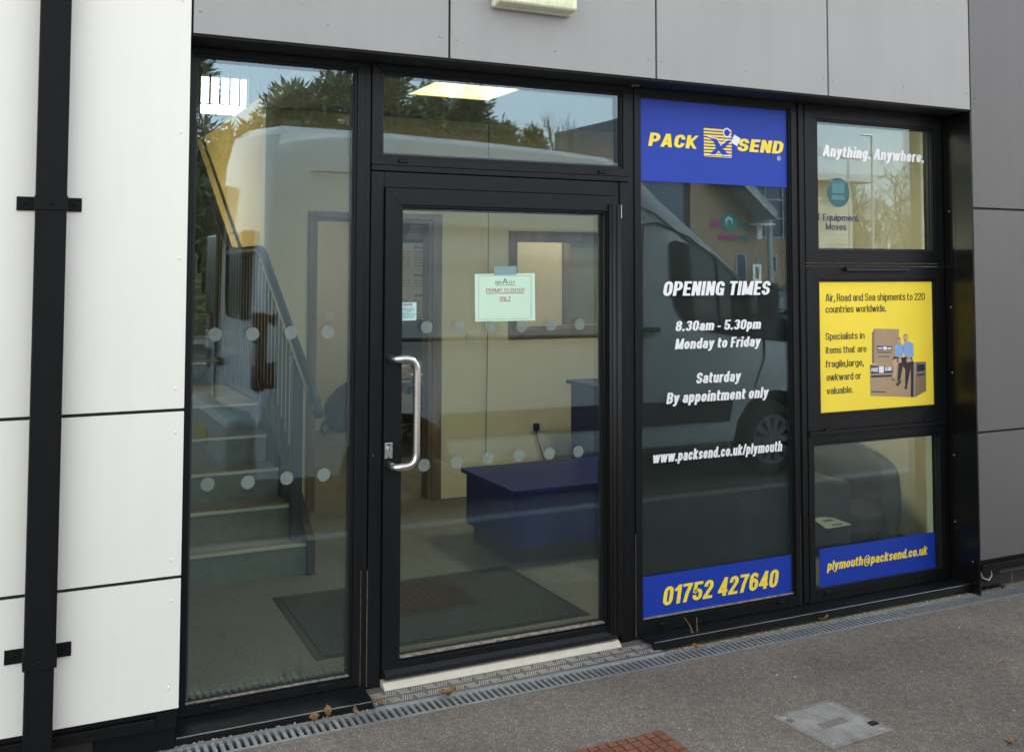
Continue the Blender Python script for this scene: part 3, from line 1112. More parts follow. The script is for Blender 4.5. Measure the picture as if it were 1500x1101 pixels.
sw, sg = window('side_window', (.580, 1.315, .0435, ZT), (.630, 1.272, .083, 2.562),
                'tall clear window left of the door showing the staircase', [(315, 1032), (471, 1004)])
dots(sg, [(315, 490), (370, 489), (426, 487), (480, 486), (304, 709), (363, 706), (420, 700), (474, 695)])
tw, tg = window('transom_window', (1.3455, 2.6105, 2.1715, ZT), (1.395, 2.573, 2.215, 2.560),
                'wide low window directly above the entrance door', [(591, 236), (882, 252)], dusty=False)
ow, og = window('opening_times_window', (2.6455, 3.6305, .0435, ZT), (2.686, 3.590, .103, 2.558),
                'tall black-backed window with white opening times lettering', [(970, 913), (1144, 881)], tint=M_sglass, gt=.006)
build('backing_board', MB().box(2.66, 3.615, YG+.034, YG+.046, .06, 2.59), M_board, ow)
uw, ug = window('small_upper_window', (3.69, 4.683, 1.7710, ZT), (3.783, 4.614, 1.838, 2.517),
                'small clear window above the yellow poster with white slogan', [], dusty=False)
mw, mg = window('poster_window', (3.69, 4.683, .9050, 1.7520), (3.783, 4.611, .989, 1.675),
                'opening window filled by the yellow shipping poster', [(1212, 629), (1357, 615)], dusty=False)
x0, z0 = P(1240, 394, YF-.02)
x1, _ = P(1333, 394, YF-.02)
hb = MB().prismx([(YF-.001, z0+.010), (YF-.022, z0+.006), (YF-.026, z0-.010), (YF-.020, z0-.010), (YF-.001, z0-.001)], x0, x1)
build('handle', hb, M_frame, mw, bevel=.0015)
lw, lg = window('small_lower_window', (3.69, 4.683, .0435, .8820), (3.735, 4.640, .102, .832),
                'low clear window under the poster showing a grey armchair', [(1213, 867), (1345, 844)], dusty=False)

# ------------------------------------------------------------------ door leaf
dt = thing('entrance_door', (1.96, YL, .05), 'glazed entrance door with a steel pull handle and dark frame', 'door')
LO, LI = (1.4035, 2.5295, .056, 2.0745), (1.484, 2.475, .124, 1.994)
mid = (LI[0]-.010, LI[1]+.010, LI[2]-.010, LI[3]+.010)
build('leaf_frame', ring(ring(MB(), LO, mid, YL, 4.175), mid, LI, YL+.010, 4.165), M_frame, dt, bevel=.0015)
dg = build('glass', MB().box(LI[0]+.001, LI[1]-.001, YG, YG+.024, LI[2]+.001, LI[3]-.001), M_glass, dt)
gs = (LI[0]+.004, LI[1]-.004, LI[2]+.004, LI[3]-.004)
build('gasket', ring(MB(), (LI[0]+.0004, LI[1]-.0004, LI[2]+.0004, LI[3]-.0004), gs, YG-.006, YG+.028), M_rubber, dt)
build('spacer_bar', ring(MB(), gs, (gs[0]+.007, gs[1]-.007, gs[2]+.007, gs[3]-.007), YG+.006, YG+.018), M_rubber, dt)
build('dusty_bead', MB().box(LI[0]+.002, LI[1]-.002, YL+.011, YG-.001, LI[2]-.001, LI[2]+.005), M_dust, dt)
build('weather_bar', MB().prismx([(YL-.001, .090), (YL-.018, .074), (YL-.022, .060), (YL-.018, .056), (YL-.001, .056)], LO[0]+.008, LO[1]-.012), M_frame, dt, bevel=.001)
fg = MB()
for k in range(5):
    fg.tube([(2.497+k*.0125, YL-.008-.006*(k % 2), .07), (2.497+k*.0125, YL-.008-.006*(k % 2), 2.035)], .0075, 8)
build('finger_guard', fg, M_rubber, dt, smooth=True)
build('hinge', MB().box(2.560, 2.5605, YL-.002, YL, 1.99, 2.03).box(2.562, 2.570, YF-.006, YF-.0035, 1.975, 2.035), M_steel, dt)
dots(dg, [(625, 479), (672, 479), (718, 478), (764, 478), (807, 476), (849, 475), (621, 681), (669, 677), (715, 671), (760, 667), (805, 664), (847, 661)])
# pull handle: a bent bar standing off the stile
hx, hz0, hz1 = 1.520, .922, 1.362
pts = []
A0 = Vector((1.427, YL, hz1))
A1 = Vector((hx, YL-.075, hz1))
d_ = (A1-A0)


def arc(c, p, q, n=7):
    """rounded corner at c between the directions of p and q"""
    out = []
    for k in range(n+1):
        t = k/n
        out.append((1-t)**2*p+2*t*(1-t)*c+t*t*q)
    return out


pa = [A0, A0+Vector((0, -.045, 0))]
c1 = A0+Vector((0, -.075, 0))
pa += arc(c1, A0+Vector((0, -.050, 0)), c1+Vector((.03, 0, 0)))
c2 = Vector((hx, YL-.075, hz1))
pa += arc(c2, c2-Vector((.055, 0, 0)), c2-Vector((0, 0, .055)))
B0 = Vector((1.427, YL, hz0))
c3 = Vector((hx, YL-.075, hz0))
pa += arc(c3, c3+Vector((0, 0, .055)), c3-Vector((.055, 0, 0)))
c4 = B0+Vector((0, -.075, 0))
pa += arc(c4, c4+Vector((.03, 0, 0)), B0+Vector((0, -.050, 0)))
pa += [B0+Vector((0, -.045, 0)), B0]
ph = build('pull_handle', MB().tube(pa, .0155, 16), M_steel, dt, smooth=True)
lx, lz = P(569, 659.5, YL)
lk = build('lock_plate', MB().box(lx-.017, lx+.017, YL-.004, YL-.0005, lz-.032, lz+.032), M_steel, dt, bevel=.003)
q = MB().disc(lx, lz+.006, .0105, .0105, YL-.016, YL-.004).box(lx-.006, lx+.006, YL-.015, YL-.004, lz-.020, lz+.002)
build('lock_cylinder', q, M_galv, lk, bevel=.001)
q = MB().box(lx-.0015, lx+.0015, YL-.0172, YL-.0162, lz-.004, lz+.014).disc(lx, lz+.025, .004, .004, YL-.0052, YL-.0042, 10).disc(lx, lz-.026, .004, .004, YL-.0052, YL-.0042, 10)
build('keyhole', q, M_board, lk)
# scuffs where the keys knock the frame
q = MB()
for px, py, w_, h_ in ((543, 664, .006, .002), (546, 668, .004, .006), (541, 661, .008, .0015), (553, 666, .002, .001)):
    xx, zz = P(px, py, YF-.001)
    q.prism([(xx, zz), (xx+w_, zz+.002), (xx+w_*.8, zz+h_), (xx+.001, zz+h_*.7)], YF-.0009, YF-.0003)
build('scuff', q, M_galv, ft)

# ------------------------------------------------------------------ threshold
th = thing('threshold_plate', (1.96, 4.03, 0), 'chequer plate doorstep ramp with cream strip below the door', 'doorstep')
build('cream_strip', MB().prismx([(4.118, .050), (4.085, .046), (4.064, .030), (4.060, .022), (4.118, .022)], 1.402, 2.532), M_cream, th, bevel=.0015)
build('ramp', MB().prismx([(4.059, .0235), (3.961, .0105), (3.961, .0045), (4.118, .0045), (4.118, .0205), (4.062, .0215)], 1.329, 2.696), M_tread, th)
q = MB()
n_ = Vector((0, -.013, .098)).normalized()


def onramp(x, t, h=0.):
    p = Vector((x, 3.961+t*.098, .0105+t*.013))
    n2_ = Vector((0, -.13, .99)).normalized()
    return p+n2_*h


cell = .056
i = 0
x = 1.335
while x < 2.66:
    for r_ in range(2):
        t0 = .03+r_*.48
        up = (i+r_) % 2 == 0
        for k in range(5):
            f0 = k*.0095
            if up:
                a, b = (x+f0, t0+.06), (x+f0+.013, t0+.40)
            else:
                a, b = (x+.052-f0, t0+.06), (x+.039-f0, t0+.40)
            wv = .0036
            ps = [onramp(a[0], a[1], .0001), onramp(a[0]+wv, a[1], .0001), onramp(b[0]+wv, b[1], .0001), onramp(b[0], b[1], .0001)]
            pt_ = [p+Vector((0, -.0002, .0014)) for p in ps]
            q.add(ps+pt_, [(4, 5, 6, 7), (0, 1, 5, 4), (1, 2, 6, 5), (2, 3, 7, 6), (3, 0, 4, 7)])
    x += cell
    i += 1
build('chequer_bars', q, mat('bright_chequer', (.66, .64, .58), .35, metal=.5, noise=.1, nscale=40), th)  # bars brighter than the ramp so the pattern stands out
x_ = MB().box(1.33, 2.695, 3.957, 3.963, .0035, .012)
build('nosing', x_, M_steel, th)

# ================================================================== SIGNS ON THE GLASS
YV = YG-.0016
SH, BO = .21, .034


def film(name, i, m_, label, Y=YV, cat='sign', group=None):
    b = MB().box(i[0], i[1], Y, YG-.0002, i[2], i[3])
    return tag(build(name, b, m_), label, cat, group)


YT = YV-.0012
b1 = film('logo_panel', (2.690, 3.586, 2.157, 2.554), M_blue, 'blue panel reading PACK SEND in yellow at the window top')
sign('lettering', 'PACK', (949.4, 214.0), (1023.6, 218.2), 194.2, YT, M_yel, b1, .22, .118, .098, wk=1.28, gap=.10)
sign('lettering', 'SEND', (1080.6, 222.0), (1147.9, 225.2), 203.2, YT, M_yel, b1, .22, .118, .098, wk=1.28, gap=.10)
x, z = P(1141, 232, YT)
rg = MB()
n = 20
for k in range(n):
    a, c = 2*math.pi*k/n, 2*math.pi*(k+1)/n
    rg.prism([(x+.0115*math.cos(a), z+.0115*math.sin(a)), (x+.0115*math.cos(c), z+.0115*math.sin(c)), (x+.0092*math.cos(c), z+.0092*math.sin(c)), (x+.0092*math.cos(a), z+.0092*math.sin(a))], YT, YT+.0008)
text_mb('R', x-.004, x+.004, z-.0055, .011, YT, 0, .03, mb=rg)
build('registered_mark', rg, M_wvinyl, b1)


def emblem(root, xa, xb, za, zb, Y, my, mw_, mb_):
    """striped square with a stepping figure that hands over a parcel"""
    wd, ht = xb-xa, zb-za
    u = lambda a, c: (xa+a*wd, za+c*ht)
    s = MB()
    for k in range(9):
        z0_ = za+ht*(.045+k*.107)
        s.box(xa, xb, Y+.0006, Y+.0011, z0_, z0_+ht*.064)
    s.box(xa, xb, Y+.0006, Y+.0011, za, za+ht*.02)
    build('emblem_stripes', s, my, root)
    o = MB().prism([u(.30, .62), u(.46, .62), u(.62, .36), u(.92, .08), u(.66, .08), u(.52, .22), u(.40, .07), u(.20, .07), u(.44, .33)], Y, Y+.0005)
    o.prism([u(.60, .38), u(.86, .60), u(1.0, .60), u(.72, .30)], Y+.0001, Y+.0005)
    o.prism([u(.04, .70), u(.10, .72), u(.46, .60), u(.42, .52)], Y+.0002, Y+.0005)
    build('emblem_figure', o, mb_, root)
    e_ = MB()
    edge = [u(.04, .72), u(.30, .635), u(.47, .63), u(.60, .42), u(.86, .62)]
    for a, c in zip(edge, edge[1:]):
        e_.prism([(a[0], a[1]), (c[0], c[1]), (c[0], c[1]+ht*.03), (a[0], a[1]+ht*.03)], Y-.0005, Y-.0001)
    build('emblem_outline', e_, mw_, root)
    e_ = MB()
    edge = [u(.94, .07), u(.62, .05), u(.52, .19), u(.42, .05), u(.18, .05)]
    for a, c in zip(edge, edge[1:]):
        e_.prism([(a[0], a[1]), (c[0], c[1]), (c[0], c[1]+ht*.03), (a[0], a[1]+ht*.03)], Y-.0005, Y-.0001)
    build('emblem_outline', e_, mw_, root)
    e_ = MB()
    cx_, cz_ = u(.83, .86)
    for k in range(2, 18):
        a, c = R(20*k), R(20*(k+1))
        e_.prism([(cx_+wd*.145*math.cos(a), cz_+wd*.145*math.sin(a)), (cx_+wd*.145*math.cos(c), cz_+wd*.145*math.sin(c)),
                  (cx_+wd*.105*math.cos(c), cz_+wd*.105*math.sin(c)), (cx_+wd*.105*math.cos(a), cz_+wd*.105*math.sin(a))], Y-.0005, Y-.0001)
    build('head_ring', e_, mw_, root)
    h_ = MB().disc(cx_, cz_, wd*.10, wd*.10, Y+.0001, Y+.0005, 20)
    build('emblem_head', h_, mb_, root)
    pcl = MB().prism([u(1.10, .82), u(1.32, .70), u(1.20, .42), u(.98, .54)], Y, Y+.0009)
    build('emblem_parcel', pcl, mw_, root)


xa, zt = P(1031, 186.2, YT)
xb, zb = P(1072, 231.5, YT)
emblem(b1, xa, xb, zb, zt, YT, M_yel, M_wvinyl, M_blue)
b2 = film('phone_banner', (2.690, 3.588, .106, .295), M_blue, 'blue banner with yellow phone number 01752 427640')
sign('lettering', '01752 427640', (971.4, 884.8), (1141, 860.2), 857.6, YT, M_yel, b2)
b3 = film('email_banner', (3.771, 4.596, .103, .299), M_blue, 'blue banner with yellow plymouth email address in the lower window')
sign('lettering', 'plymouth@packsend.co.uk', (1211.3, 833.6), (1359.3, 813.4), 819.8, YT, M_yel, b3, .2, .088, .072)

YW = YG-.0012
op = [('OPENING TIMES', (971.7, 433), (1129, 432), 411.8), ('8.30am - 5.30pm', (989.6, 484.2), (1115, 482.2), 469.3),
      ('Monday to Friday', (988.6, 510.2), (1115, 508.4), 494.7), ('Saturday', (1020, 560.9), (1086, 558.8), 545.0),
      ('By appointment only', (976, 590.8), (1126.6, 582.5), 574.5), ('www.packsend.co.uk/plymouth', (957, 678.8), (1146, 660.0), 662.6)]
ot = thing('opening_times_lettering', (3.12, YW, .8), 'white lettering giving opening times and web address on the dark pane', 'lettering')
for s_, a, c, t_ in op:
    sign('text_line', s_, a, c, t_, YW, M_wvinyl, ot)
an = MB()
x0, z0 = P(1205, 229, YW)
x1, z1 = P(1353.4, 238.4, YW)
_, zt = P(1205, 212.4, YW)
tag(build('slogan_lettering', cond_mb('Anything. Anywhere.', x0, x1, (z0+z1)/2, zt-z0, YW), M_wvinyl, recalc=False),
    'white slogan Anything Anywhere on the small upper pane', 'lettering')
# dark decal on the inner face of the upper pane
YI = YG-.0016
dc = thing('equipment_decal', (3.9, YI, 1.95), 'navy Equipment Moves decal with round teal emblem on the upper pane', 'decal')
sign('text_line', 'T Equipment', (1196.5, 325.0), (1258.4, 322.4), 315.2, YI-.0004, M_navy, dc, 0, .07, .065, wk=1.1)
sign('text_line', 'Moves', (1210, 337.8), (1240, 336.6), 327.6, YI-.0004, M_navy, dc, 0, .07, .065, wk=1.1)
cx_, cz_ = P(1228, 282, YI)
build('emblem', MB().disc(cx_, cz_, .079, .079, YI+.0002, YI+.0008), M_teal, dc)
tk = MB()
u = lambda a, c: (cx_+a*.079, cz_+c*.079)
tk.prism([u(-.55, -.05), u(.55, -.05), u(.55, .62), u(-.55, .62)], YI-.0006, YI-.0001)
tk.prism([u(-.62, -.5), u(.62, -.5), u(.5, -.18), u(-.5, -.18)], YI-.0006, YI-.0001)
tk.prism([u(-.8, .68), u(.8, .68), u(.7, .74), u(-.7, .74)], YI-.0006, YI-.0001)
build('emblem_truck', tk, M_teal2, dc)

# yellow poster with its printed picture
ps = film('shipping_poster', (3.786, 4.608, .992, 1.672), M_yel, 'yellow poster about air, road and sea shipments with two people on boxes', cat='poster')


def zp(u_, v_):
    return P(1150+u_/4.234, 380+v_/4.234, YT)


for s_, a, c, t_ in (('Air, Road and Sea shipments to 220', (252, 262), (867, 250), 215), ('countries worldwide.', (252, 331), (627, 324), 286),
                     ('Specialists in', (252, 499), (493, 491), 456), ('items that are', (253, 583), (505, 574), 540), ('fragile,large,', (254, 668), (488, 660), 625),
                     ('awkward or', (257, 752), (473, 742), 707), ('valuable.', (258, 835), (421, 827), 792)):
    sign('text_line', s_, (1150+a[0]/4.234, 380+a[1]/4.234), (1150+c[0]/4.234, 380+c[1]/4.234), 380+t_/4.234, YT, M_print, ps, 0, .060, .052)


def pic(name, m_, polys, k=0):
    for pl in polys:
        build(name, MB().prism([zp(*q_) for q_ in pl], YT-.0002*k, YT+.0008-.0002*k), m_, ps)


def ell(cx0, cy0, rx, ry, n=14):
    return [(cx0+rx*math.cos(2*math.pi*k/n), cy0+ry*math.sin(2*math.pi*k/n)) for k in range(n)]


pic('printed_box', M_card, [[(555, 428), (706, 432), (706, 642), (553, 645)], [(527, 650), (812, 634), (805, 853), (530, 845)]])
pic('printed_box_side', M_card2, [[(540, 456), (555, 428), (553, 645), (540, 642)], [(812, 634), (874, 633), (875, 815), (805, 853)]])
pic('printed_label', M_navy, [[(568, 535), (664, 537), (664, 563), (568, 562)], [(530, 658), (666, 666), (666, 702), (530, 708)], [(780, 634), (798, 633), (797, 852), (779, 852)],
                              [(818, 650), (866, 648), (866, 690), (818, 694)], [(820, 712), (866, 706), (866, 716), (820, 722)], [(534, 718), (662, 714), (662, 726), (534, 732)],
                              [(572, 572), (660, 573), (660, 579), (572, 578)], [(575, 598), (648, 599), (648, 604), (575, 603)], [(535, 815), (624, 819), (624, 825), (535, 822)]], 1)
for s_, a, c, t_ in (('PACK', (573, 556), (606, 557), 543), ('SEND', (634, 558), (660, 558), 544), ('PACK', (535, 698), (578, 694), 672), ('SEND', (618, 692), (662, 688), 668)):
    sign('printed_word', s_, (1150+a[0]/4.234, 380+a[1]/4.234), (1150+c[0]/4.234, 380+c[1]/4.234), 380+t_/4.234, YT-.0008, M_wvinyl, ps, .15)
pic('printed_emblem', M_wvinyl, [[(609, 540), (630, 540), (630, 560), (609, 560)], [(582, 662), (612, 662), (612, 702), (582, 702)]], 2)
pic('printed_trousers', M_print, [[(708, 610), (785, 596), (795, 640), (775, 690), (758, 780), (745, 790), (745, 680), (730, 660), (715, 745), (695, 760), (700, 690)],
                                  [(676, 600), (706, 598), (706, 632), (672, 640), (664, 625)], [(682, 776), (716, 748), (722, 758), (700, 784)], [(740, 790), (758, 778), (756, 804), (744, 804)],
                                  [(660, 738), (674, 730), (684, 744), (672, 750)]], 2)
pic('printed_legs', M_skin, [[(665, 622), (694, 612), (690, 700), (680, 742), (668, 740), (676, 680)], [(700, 614), (720, 612), (722, 640), (704, 640)], [(752, 616), (782, 612), (784, 632), (756, 638)]], 3)
pic('printed_shirt', M_shirt, [[(690, 524), (718, 520), (735, 535), (728, 600), (708, 606), (680, 600), (682, 545)], [(735, 520), (770, 506), (796, 525), (797, 600), (764, 614), (742, 594), (728, 560)]], 3)
pic('printed_face', M_skin, [ell(706, 504, 12, 22), ell(747, 483, 14, 24), [(698, 520), (714, 520), (708, 540)], [(740, 500), (756, 500), (750, 520)]], 4)
pic('printed_hair', M_hair, [[(692, 512), (694, 488), (706, 480), (716, 488), (714, 496), (700, 494)], [(733, 482), (736, 466), (748, 460), (760, 468), (758, 474), (744, 470)]], 5)

# paper notice and small sticker on the door glass
pn = thing('paper_notice', (2.12, YG-.002, 1.47), 'paper notice, tinted as through green glass, reading PERMIT TO ENTER ONLY on the door', 'notice')
cs = [P(*c_, YG-.001) for c_ in ((695.3, 401.6), (783.3, 400), (784, 469.3), (696, 470.8))]
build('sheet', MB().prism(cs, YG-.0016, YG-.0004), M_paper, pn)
build('tape', MB().prism([P(*c_, YG-.001) for c_ in ((723.5, 390.3), (756.5, 389.8), (756.5, 402.5), (723.5, 403))], YG-.0022, YG-.0018), M_tape, pn)
k_ = 4.6875


def np_(u_, v_):
    return (580+u_/k_, 300+v_/k_)


YN = YG-.0021
for s_, a, c, t_, mm in (('BR', (684, 544), (724, 543.5), 524, M_print), ('A', (731, 543), (769, 542.5), 507, M_print), ('DY', (778, 542), (818, 541.5), 523, M_print),
                         ('PERMIT TO ENTER', (620, 600), (880, 597), 575, M_red), ('ONLY', (712, 654), (788, 653), 630, M_red)):
    sign('text_line', s_, np_(*a), np_(*c), 300+t_/k_, YN, mm, pn, 0, .055, .05, wk=1.3, gap=.12, th=.0003)
q = MB()
for a, c in (((684, 551), (818, 549)), ):
    q.prism([P(*np_(a[0], a[1]), YN), P(*np_(c[0], c[1]), YN), P(*np_(c[0], c[1]+3), YN), P(*np_(a[0], a[1]+3), YN)], YN, YN+.0003)
ring(q, (*[P(*np_(569, 486), YN)[0], P(*np_(929, 486), YN)[0]], P(*np_(569, 788), YN)[1], P(*np_(569, 486), YN)[1]),
     (*[P(*np_(570, 486), YN)[0], P(*np_(927.6, 486), YN)[0]], P(*np_(569, 786.6), YN)[1], P(*np_(569, 487.4), YN)[1]), YN, YN+.0003)
build('border_line', q, M_print, pn)
q = MB()
for a, c in (((620, 606), (880, 603)), ((712, 659), (788, 658))):
    q.prism([P(*np_(a[0], a[1]), YN), P(*np_(c[0], c[1]), YN), P(*np_(c[0], c[1]+4), YN), P(*np_(a[0], a[1]+4), YN)], YN, YN+.0003)
build('underline', q, M_red, pn)
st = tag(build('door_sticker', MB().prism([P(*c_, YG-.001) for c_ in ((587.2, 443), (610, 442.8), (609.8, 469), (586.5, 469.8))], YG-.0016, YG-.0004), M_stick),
         'small AWL sticker, tinted as through green glass, at the left edge of the door glass', 'sticker')
px_letter('lettering', 'AWL', np_(50, 694), np_(116, 693), 300+677/k_, YN, M_red, st, .15, .03, th=.0003)
q = MB()
for v0, ua, ub in ((712, 52, 122), (722, 48, 128), (733, 66, 108), (748, 40, 132), (761, 36, 134), (774, 48, 124)):
    u_ = ua
    while u_ < ub-3:
        l_ = random.uniform(5, 14)
        p0, p1 = np_(u_, v0), np_(min(ub, u_+l_), v0)
        q.prism([P(*p0, YN), P(*p1, YN), P(p1[0], p1[1]-.8, YN), P(p0[0], p0[1]-.8, YN)], YN, YN+.0003)
        u_ += l_+2.5
build('small_print', q, M_navy, st, recalc=False)
# ================================================================== THE ROOMS BEHIND THE GLASS
FZ = .05


def wall_mb(mb, x0, x1, z0, z1, y0, y1, holes=()):
    """upright wall with openings, cut into abutting blocks"""
    xs = sorted({x0, x1, *[h[0] for h in holes], *[h[1] for h in holes]})
    for a, b in zip(xs, xs[1:]):
        hs = sorted([h for h in holes if h[0] <= a+1e-6 and h[1] >= b-1e-6], key=lambda h: h[2])
        z = z0
        for h in hs:
            if h[2] > z+1e-6:
                mb.box(a, b, y0, y1, z, h[2])
            z = h[3]
        if z < z1-1e-6:
            mb.box(a, b, y0, y1, z, z1)
    return mb


struct('floor', MB().box(-.4, 6.4, 4.20, 11.5, -.08, FZ), M_carpet)
struct('outer_wall', wall_mb(MB(), -3.5, 7.6, -.12, 5.6, 4.20, 4.42, [(.575, 4.885, -.12, 2.62)])
       .box(-3.5, .556, 4.10, 4.198, -.09, 5.6).box(4.935, 7.6, 4.10, 4.198, -.09, 5.6).box(.575, 4.93, 3.975, 4.198, 2.625, 5.6), M_wallw)
struct('window_reveal', MB().box(4.700, 4.883, 4.176, 4.199, FZ, 2.6).box(4.862, 4.884, 4.201, 4.43, FZ, 2.612), M_reveal)
struct('side_wall', MB().box(5.16, 5.3, 4.425, 7.1, FZ, 3.0), M_wallg)
struct('left_wall', MB().box(-.5, -.4, 4.425, 11.5, FZ, 5.4), M_wallw)
struct('back_wall', wall_mb(MB(), 1.56, 6.4, FZ, 2.849, 7.12, 7.24, [(1.915, 2.80, FZ, 2.095), (3.49, 4.75, 1.275, 1.965)]), M_wallg)
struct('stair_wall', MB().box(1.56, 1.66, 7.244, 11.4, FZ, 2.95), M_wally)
struct('office_wall', MB().box(1.664, 6.4, 10.62, 10.74, FZ, 2.9).box(6.4, 6.5, 7.0, 10.7, FZ, 2.9), M_wall)
struct('partition', wall_mb(MB(), 3.3, 6.39, FZ, 2.72, 8.3, 8.4, [(4.62, 5.6, 1.2, 2.02)]), M_wall)
cl = MB()
L0 = (2.235, 2.82, 5.62, 6.16)                    # opening for the light panel
cl.box(-.39, 1.57, 4.425, 5.70, 2.85, 2.98).box(1.57, L0[0], 4.425, 7.118, 2.85, 2.98).box(L0[1], 3.20, 4.425, 7.118, 2.85, 2.98)
cl.box(L0[0], L0[1], 4.425, L0[2], 2.85, 2.98).box(L0[0], L0[1], L0[3], 7.118, 2.85, 2.98)
HL = (3.20, 3.76, 4.58, 5.14)                    # opening for a panel added out of view to light the reception
cl.box(HL[0], HL[1], 4.425, HL[2], 2.85, 2.98).box(HL[0], HL[1], HL[3], 7.118, 2.85, 2.98).box(HL[1], 5.158, 4.425, 7.118, 2.85, 2.98)
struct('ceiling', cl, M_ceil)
struct('office_ceiling', MB().box(1.664, 6.4, 7.245, 10.6, 2.73, 2.82), M_ceil)
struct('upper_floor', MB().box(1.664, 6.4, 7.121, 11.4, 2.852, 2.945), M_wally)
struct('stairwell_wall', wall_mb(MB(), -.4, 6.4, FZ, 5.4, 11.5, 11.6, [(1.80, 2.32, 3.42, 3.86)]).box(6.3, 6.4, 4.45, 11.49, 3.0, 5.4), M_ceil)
struct('roof', MB().box(-3.5, 7.6, 3.98, 11.7, 5.605, 5.7), M_roof)


def led(x0, x1, y0, y1, z, label, ml=None):
    t = thing('ceiling_light', ((x0+x1)/2, (y0+y1)/2, z), label, 'ceiling light', 'flush ceiling light panels')
    build('frame', MB().box(x0, x1, y0, y0+.012, z, z+.02).box(x0, x1, y1-.012, y1, z, z+.02).box(x0, x0+.012, y0+.012, y1-.012, z, z+.02)
          .box(x1-.012, x1, y0+.012, y1-.012, z, z+.02), M_plastic, t)
    build('diffuser', MB().box(x0+.012, x1-.012, y0+.012, y1-.012, z+.006, z+.014), ml or M_led, t)


led(L0[0]+.002, L0[1]-.002, L0[2]+.002, L0[3]-.002, 2.848, 'lit square ceiling panel seen through the window above the door', M_ledw)
led(HL[0]+.002, HL[1]-.002, HL[2]+.002, HL[3]-.002, 2.848, 'added ceiling panel, out of view, lighting the reception from behind the black-backed window')
led(2.6, 3.2, 8.9, 9.5, 2.70, 'lit square ceiling panel in the back office', M_led2)
led(4.2, 4.8, 7.5, 8.1, 2.70, 'lit square ceiling panel behind the wooden hatch', M_led2)
wl = thing('stair_fill_panel', (-.38, 8.6, 1.9), 'unseen panel added on the far left wall to light the stairwell', 'wall light')  # glowing panel added out of sight to light the stair wall
build('frame', MB().box(-.399, -.375, 8.08, 9.12, 1.58, 2.02), M_plastic, wl)
build('diffuser', MB().box(-.374, -.366, 8.10, 9.10, 1.60, 2.0), mat('stair_fill_light', (.9, .88, .75), .5, emit=(1, .86, .58), estr=6.0), wl)
# ------------------------------------------------------------------ stairs
sc = thing('staircase', (.6, 5.7, FZ), 'steep staircase with grey risers and dark metal balustrade behind the left window', 'staircase')
RI, GO, Y0, SX = .165, .245, 5.70, 1.50
for k in range(5):
    y = Y0+GO*k
    zt = FZ+RI*(k+1)
    y1 = y+GO if k < 4 else 7.95
    x1 = SX+.04 if k == 0 else SX-.02*k if k < 3 else SX-.06
    o = build('step', MB().box(-.398, x1, y+.004, y1+.004, FZ+RI*k, zt-.004), M_riser, sc)
    build('tread', MB().box(-.397, x1-.002, y+.02, y1+.003, zt-.0035, zt), M_tread_v, o)
    build('nosing', MB().box(-.397, x1, y-.006, y+.0195, zt-.012, zt+.002), M_nose, o)
for k in range(9):
    y = 7.954+GO*k
    zt = FZ+RI*(k+6)
    build('step', MB().box(-.398, SX-.06, y+.004, y+GO*1.0+.003, FZ+RI*5, zt), M_riser, sc)
RX = 1.475


def rz(y):
    return 1.02+(y-5.42)*.59


rl = MB().tube([(RX, 5.40, .985), (RX, 5.52, rz(5.52)), (RX, 6.78, 1.835), (RX, 6.86, 1.86), (RX, 7.90, 1.86), (RX, 8.0, 1.91), (RX, 10.1, 3.10)], .030, 12)
rl.tube([(RX, 5.41, 1.0), (RX, 5.375, .975), (RX, 5.36, .955)], [.030, .031, .020], 12)
build('handrail', rl, M_rail, sc, smooth=True)
build('newel', MB().box(RX-.03, RX+.03, 5.80, 5.86, FZ+RI, rz(5.83)-.02), M_rail, sc, bevel=.004)
build('newel', MB().box(RX-.035, RX+.035, 7.90, 8.02, FZ+RI*5, 1.90), M_rail, sc, bevel=.004)
build('lower_rail', MB().prismx([(5.87, rz(5.87)-.80), (6.8, rz(6.8)-.80), (6.8, rz(6.8)-.83), (5.87, rz(5.87)-.83)], RX-.02, RX+.02)
      .box(RX-.02, RX+.02, 6.805, 7.9, .885, .91), M_rail, sc)
y = 5.95
while y < 7.9:
    zt = rz(y)-.02 if y < 6.82 else 1.845
    zb_ = FZ+RI*(min(4, int((y-Y0)/GO))+1)
    build('baluster', MB().box(RX-.008, RX+.008, y-.008, y+.008, zb_+.0, zt), M_rail, sc)
    y += .098
y = 8.05
while y < 10.0:
    zt = 1.91+(y-8.0)*.567-.02
    build('baluster', MB().box(RX-.008, RX+.008, y-.008, y+.008, zt-.9, zt), M_rail, sc)
    y += .11
build('stringer', MB().prismx([(5.66, FZ), (5.66, FZ+.19), (6.75, FZ+.19+.74), (7.95, FZ+.93), (7.95, FZ)], 1.503, 1.545), M_plinth, sc)
# balustrade in front of the upstairs window
bt = thing('landing_balustrade', (2.0, 11.3, 3.0), 'thin white railing against the bright upstairs window', 'railing')
build('top_rail', MB().box(.8, 3.4, 11.28, 11.31, 3.98, 4.02), M_wallw, bt)
build('bottom_rail', MB().box(.8, 3.4, 11.285, 11.305, 3.50, 3.515), M_rail, bt)
for k in range(12):
    x = 1.45+.105*k
    build('rail_bar', MB().box(x-.013, x+.013, 11.288, 11.302, 3.516, 3.979), M_rail, bt)
uwn = thing('upstairs_window', (2.06, 11.5, 3.42), 'small bright window high above the stairs', 'window')
build('frame', ring(MB(), (1.80, 2.32, 3.42, 3.86), (1.815, 2.305, 3.435, 3.845), 11.52, 11.58), M_wallw, uwn)

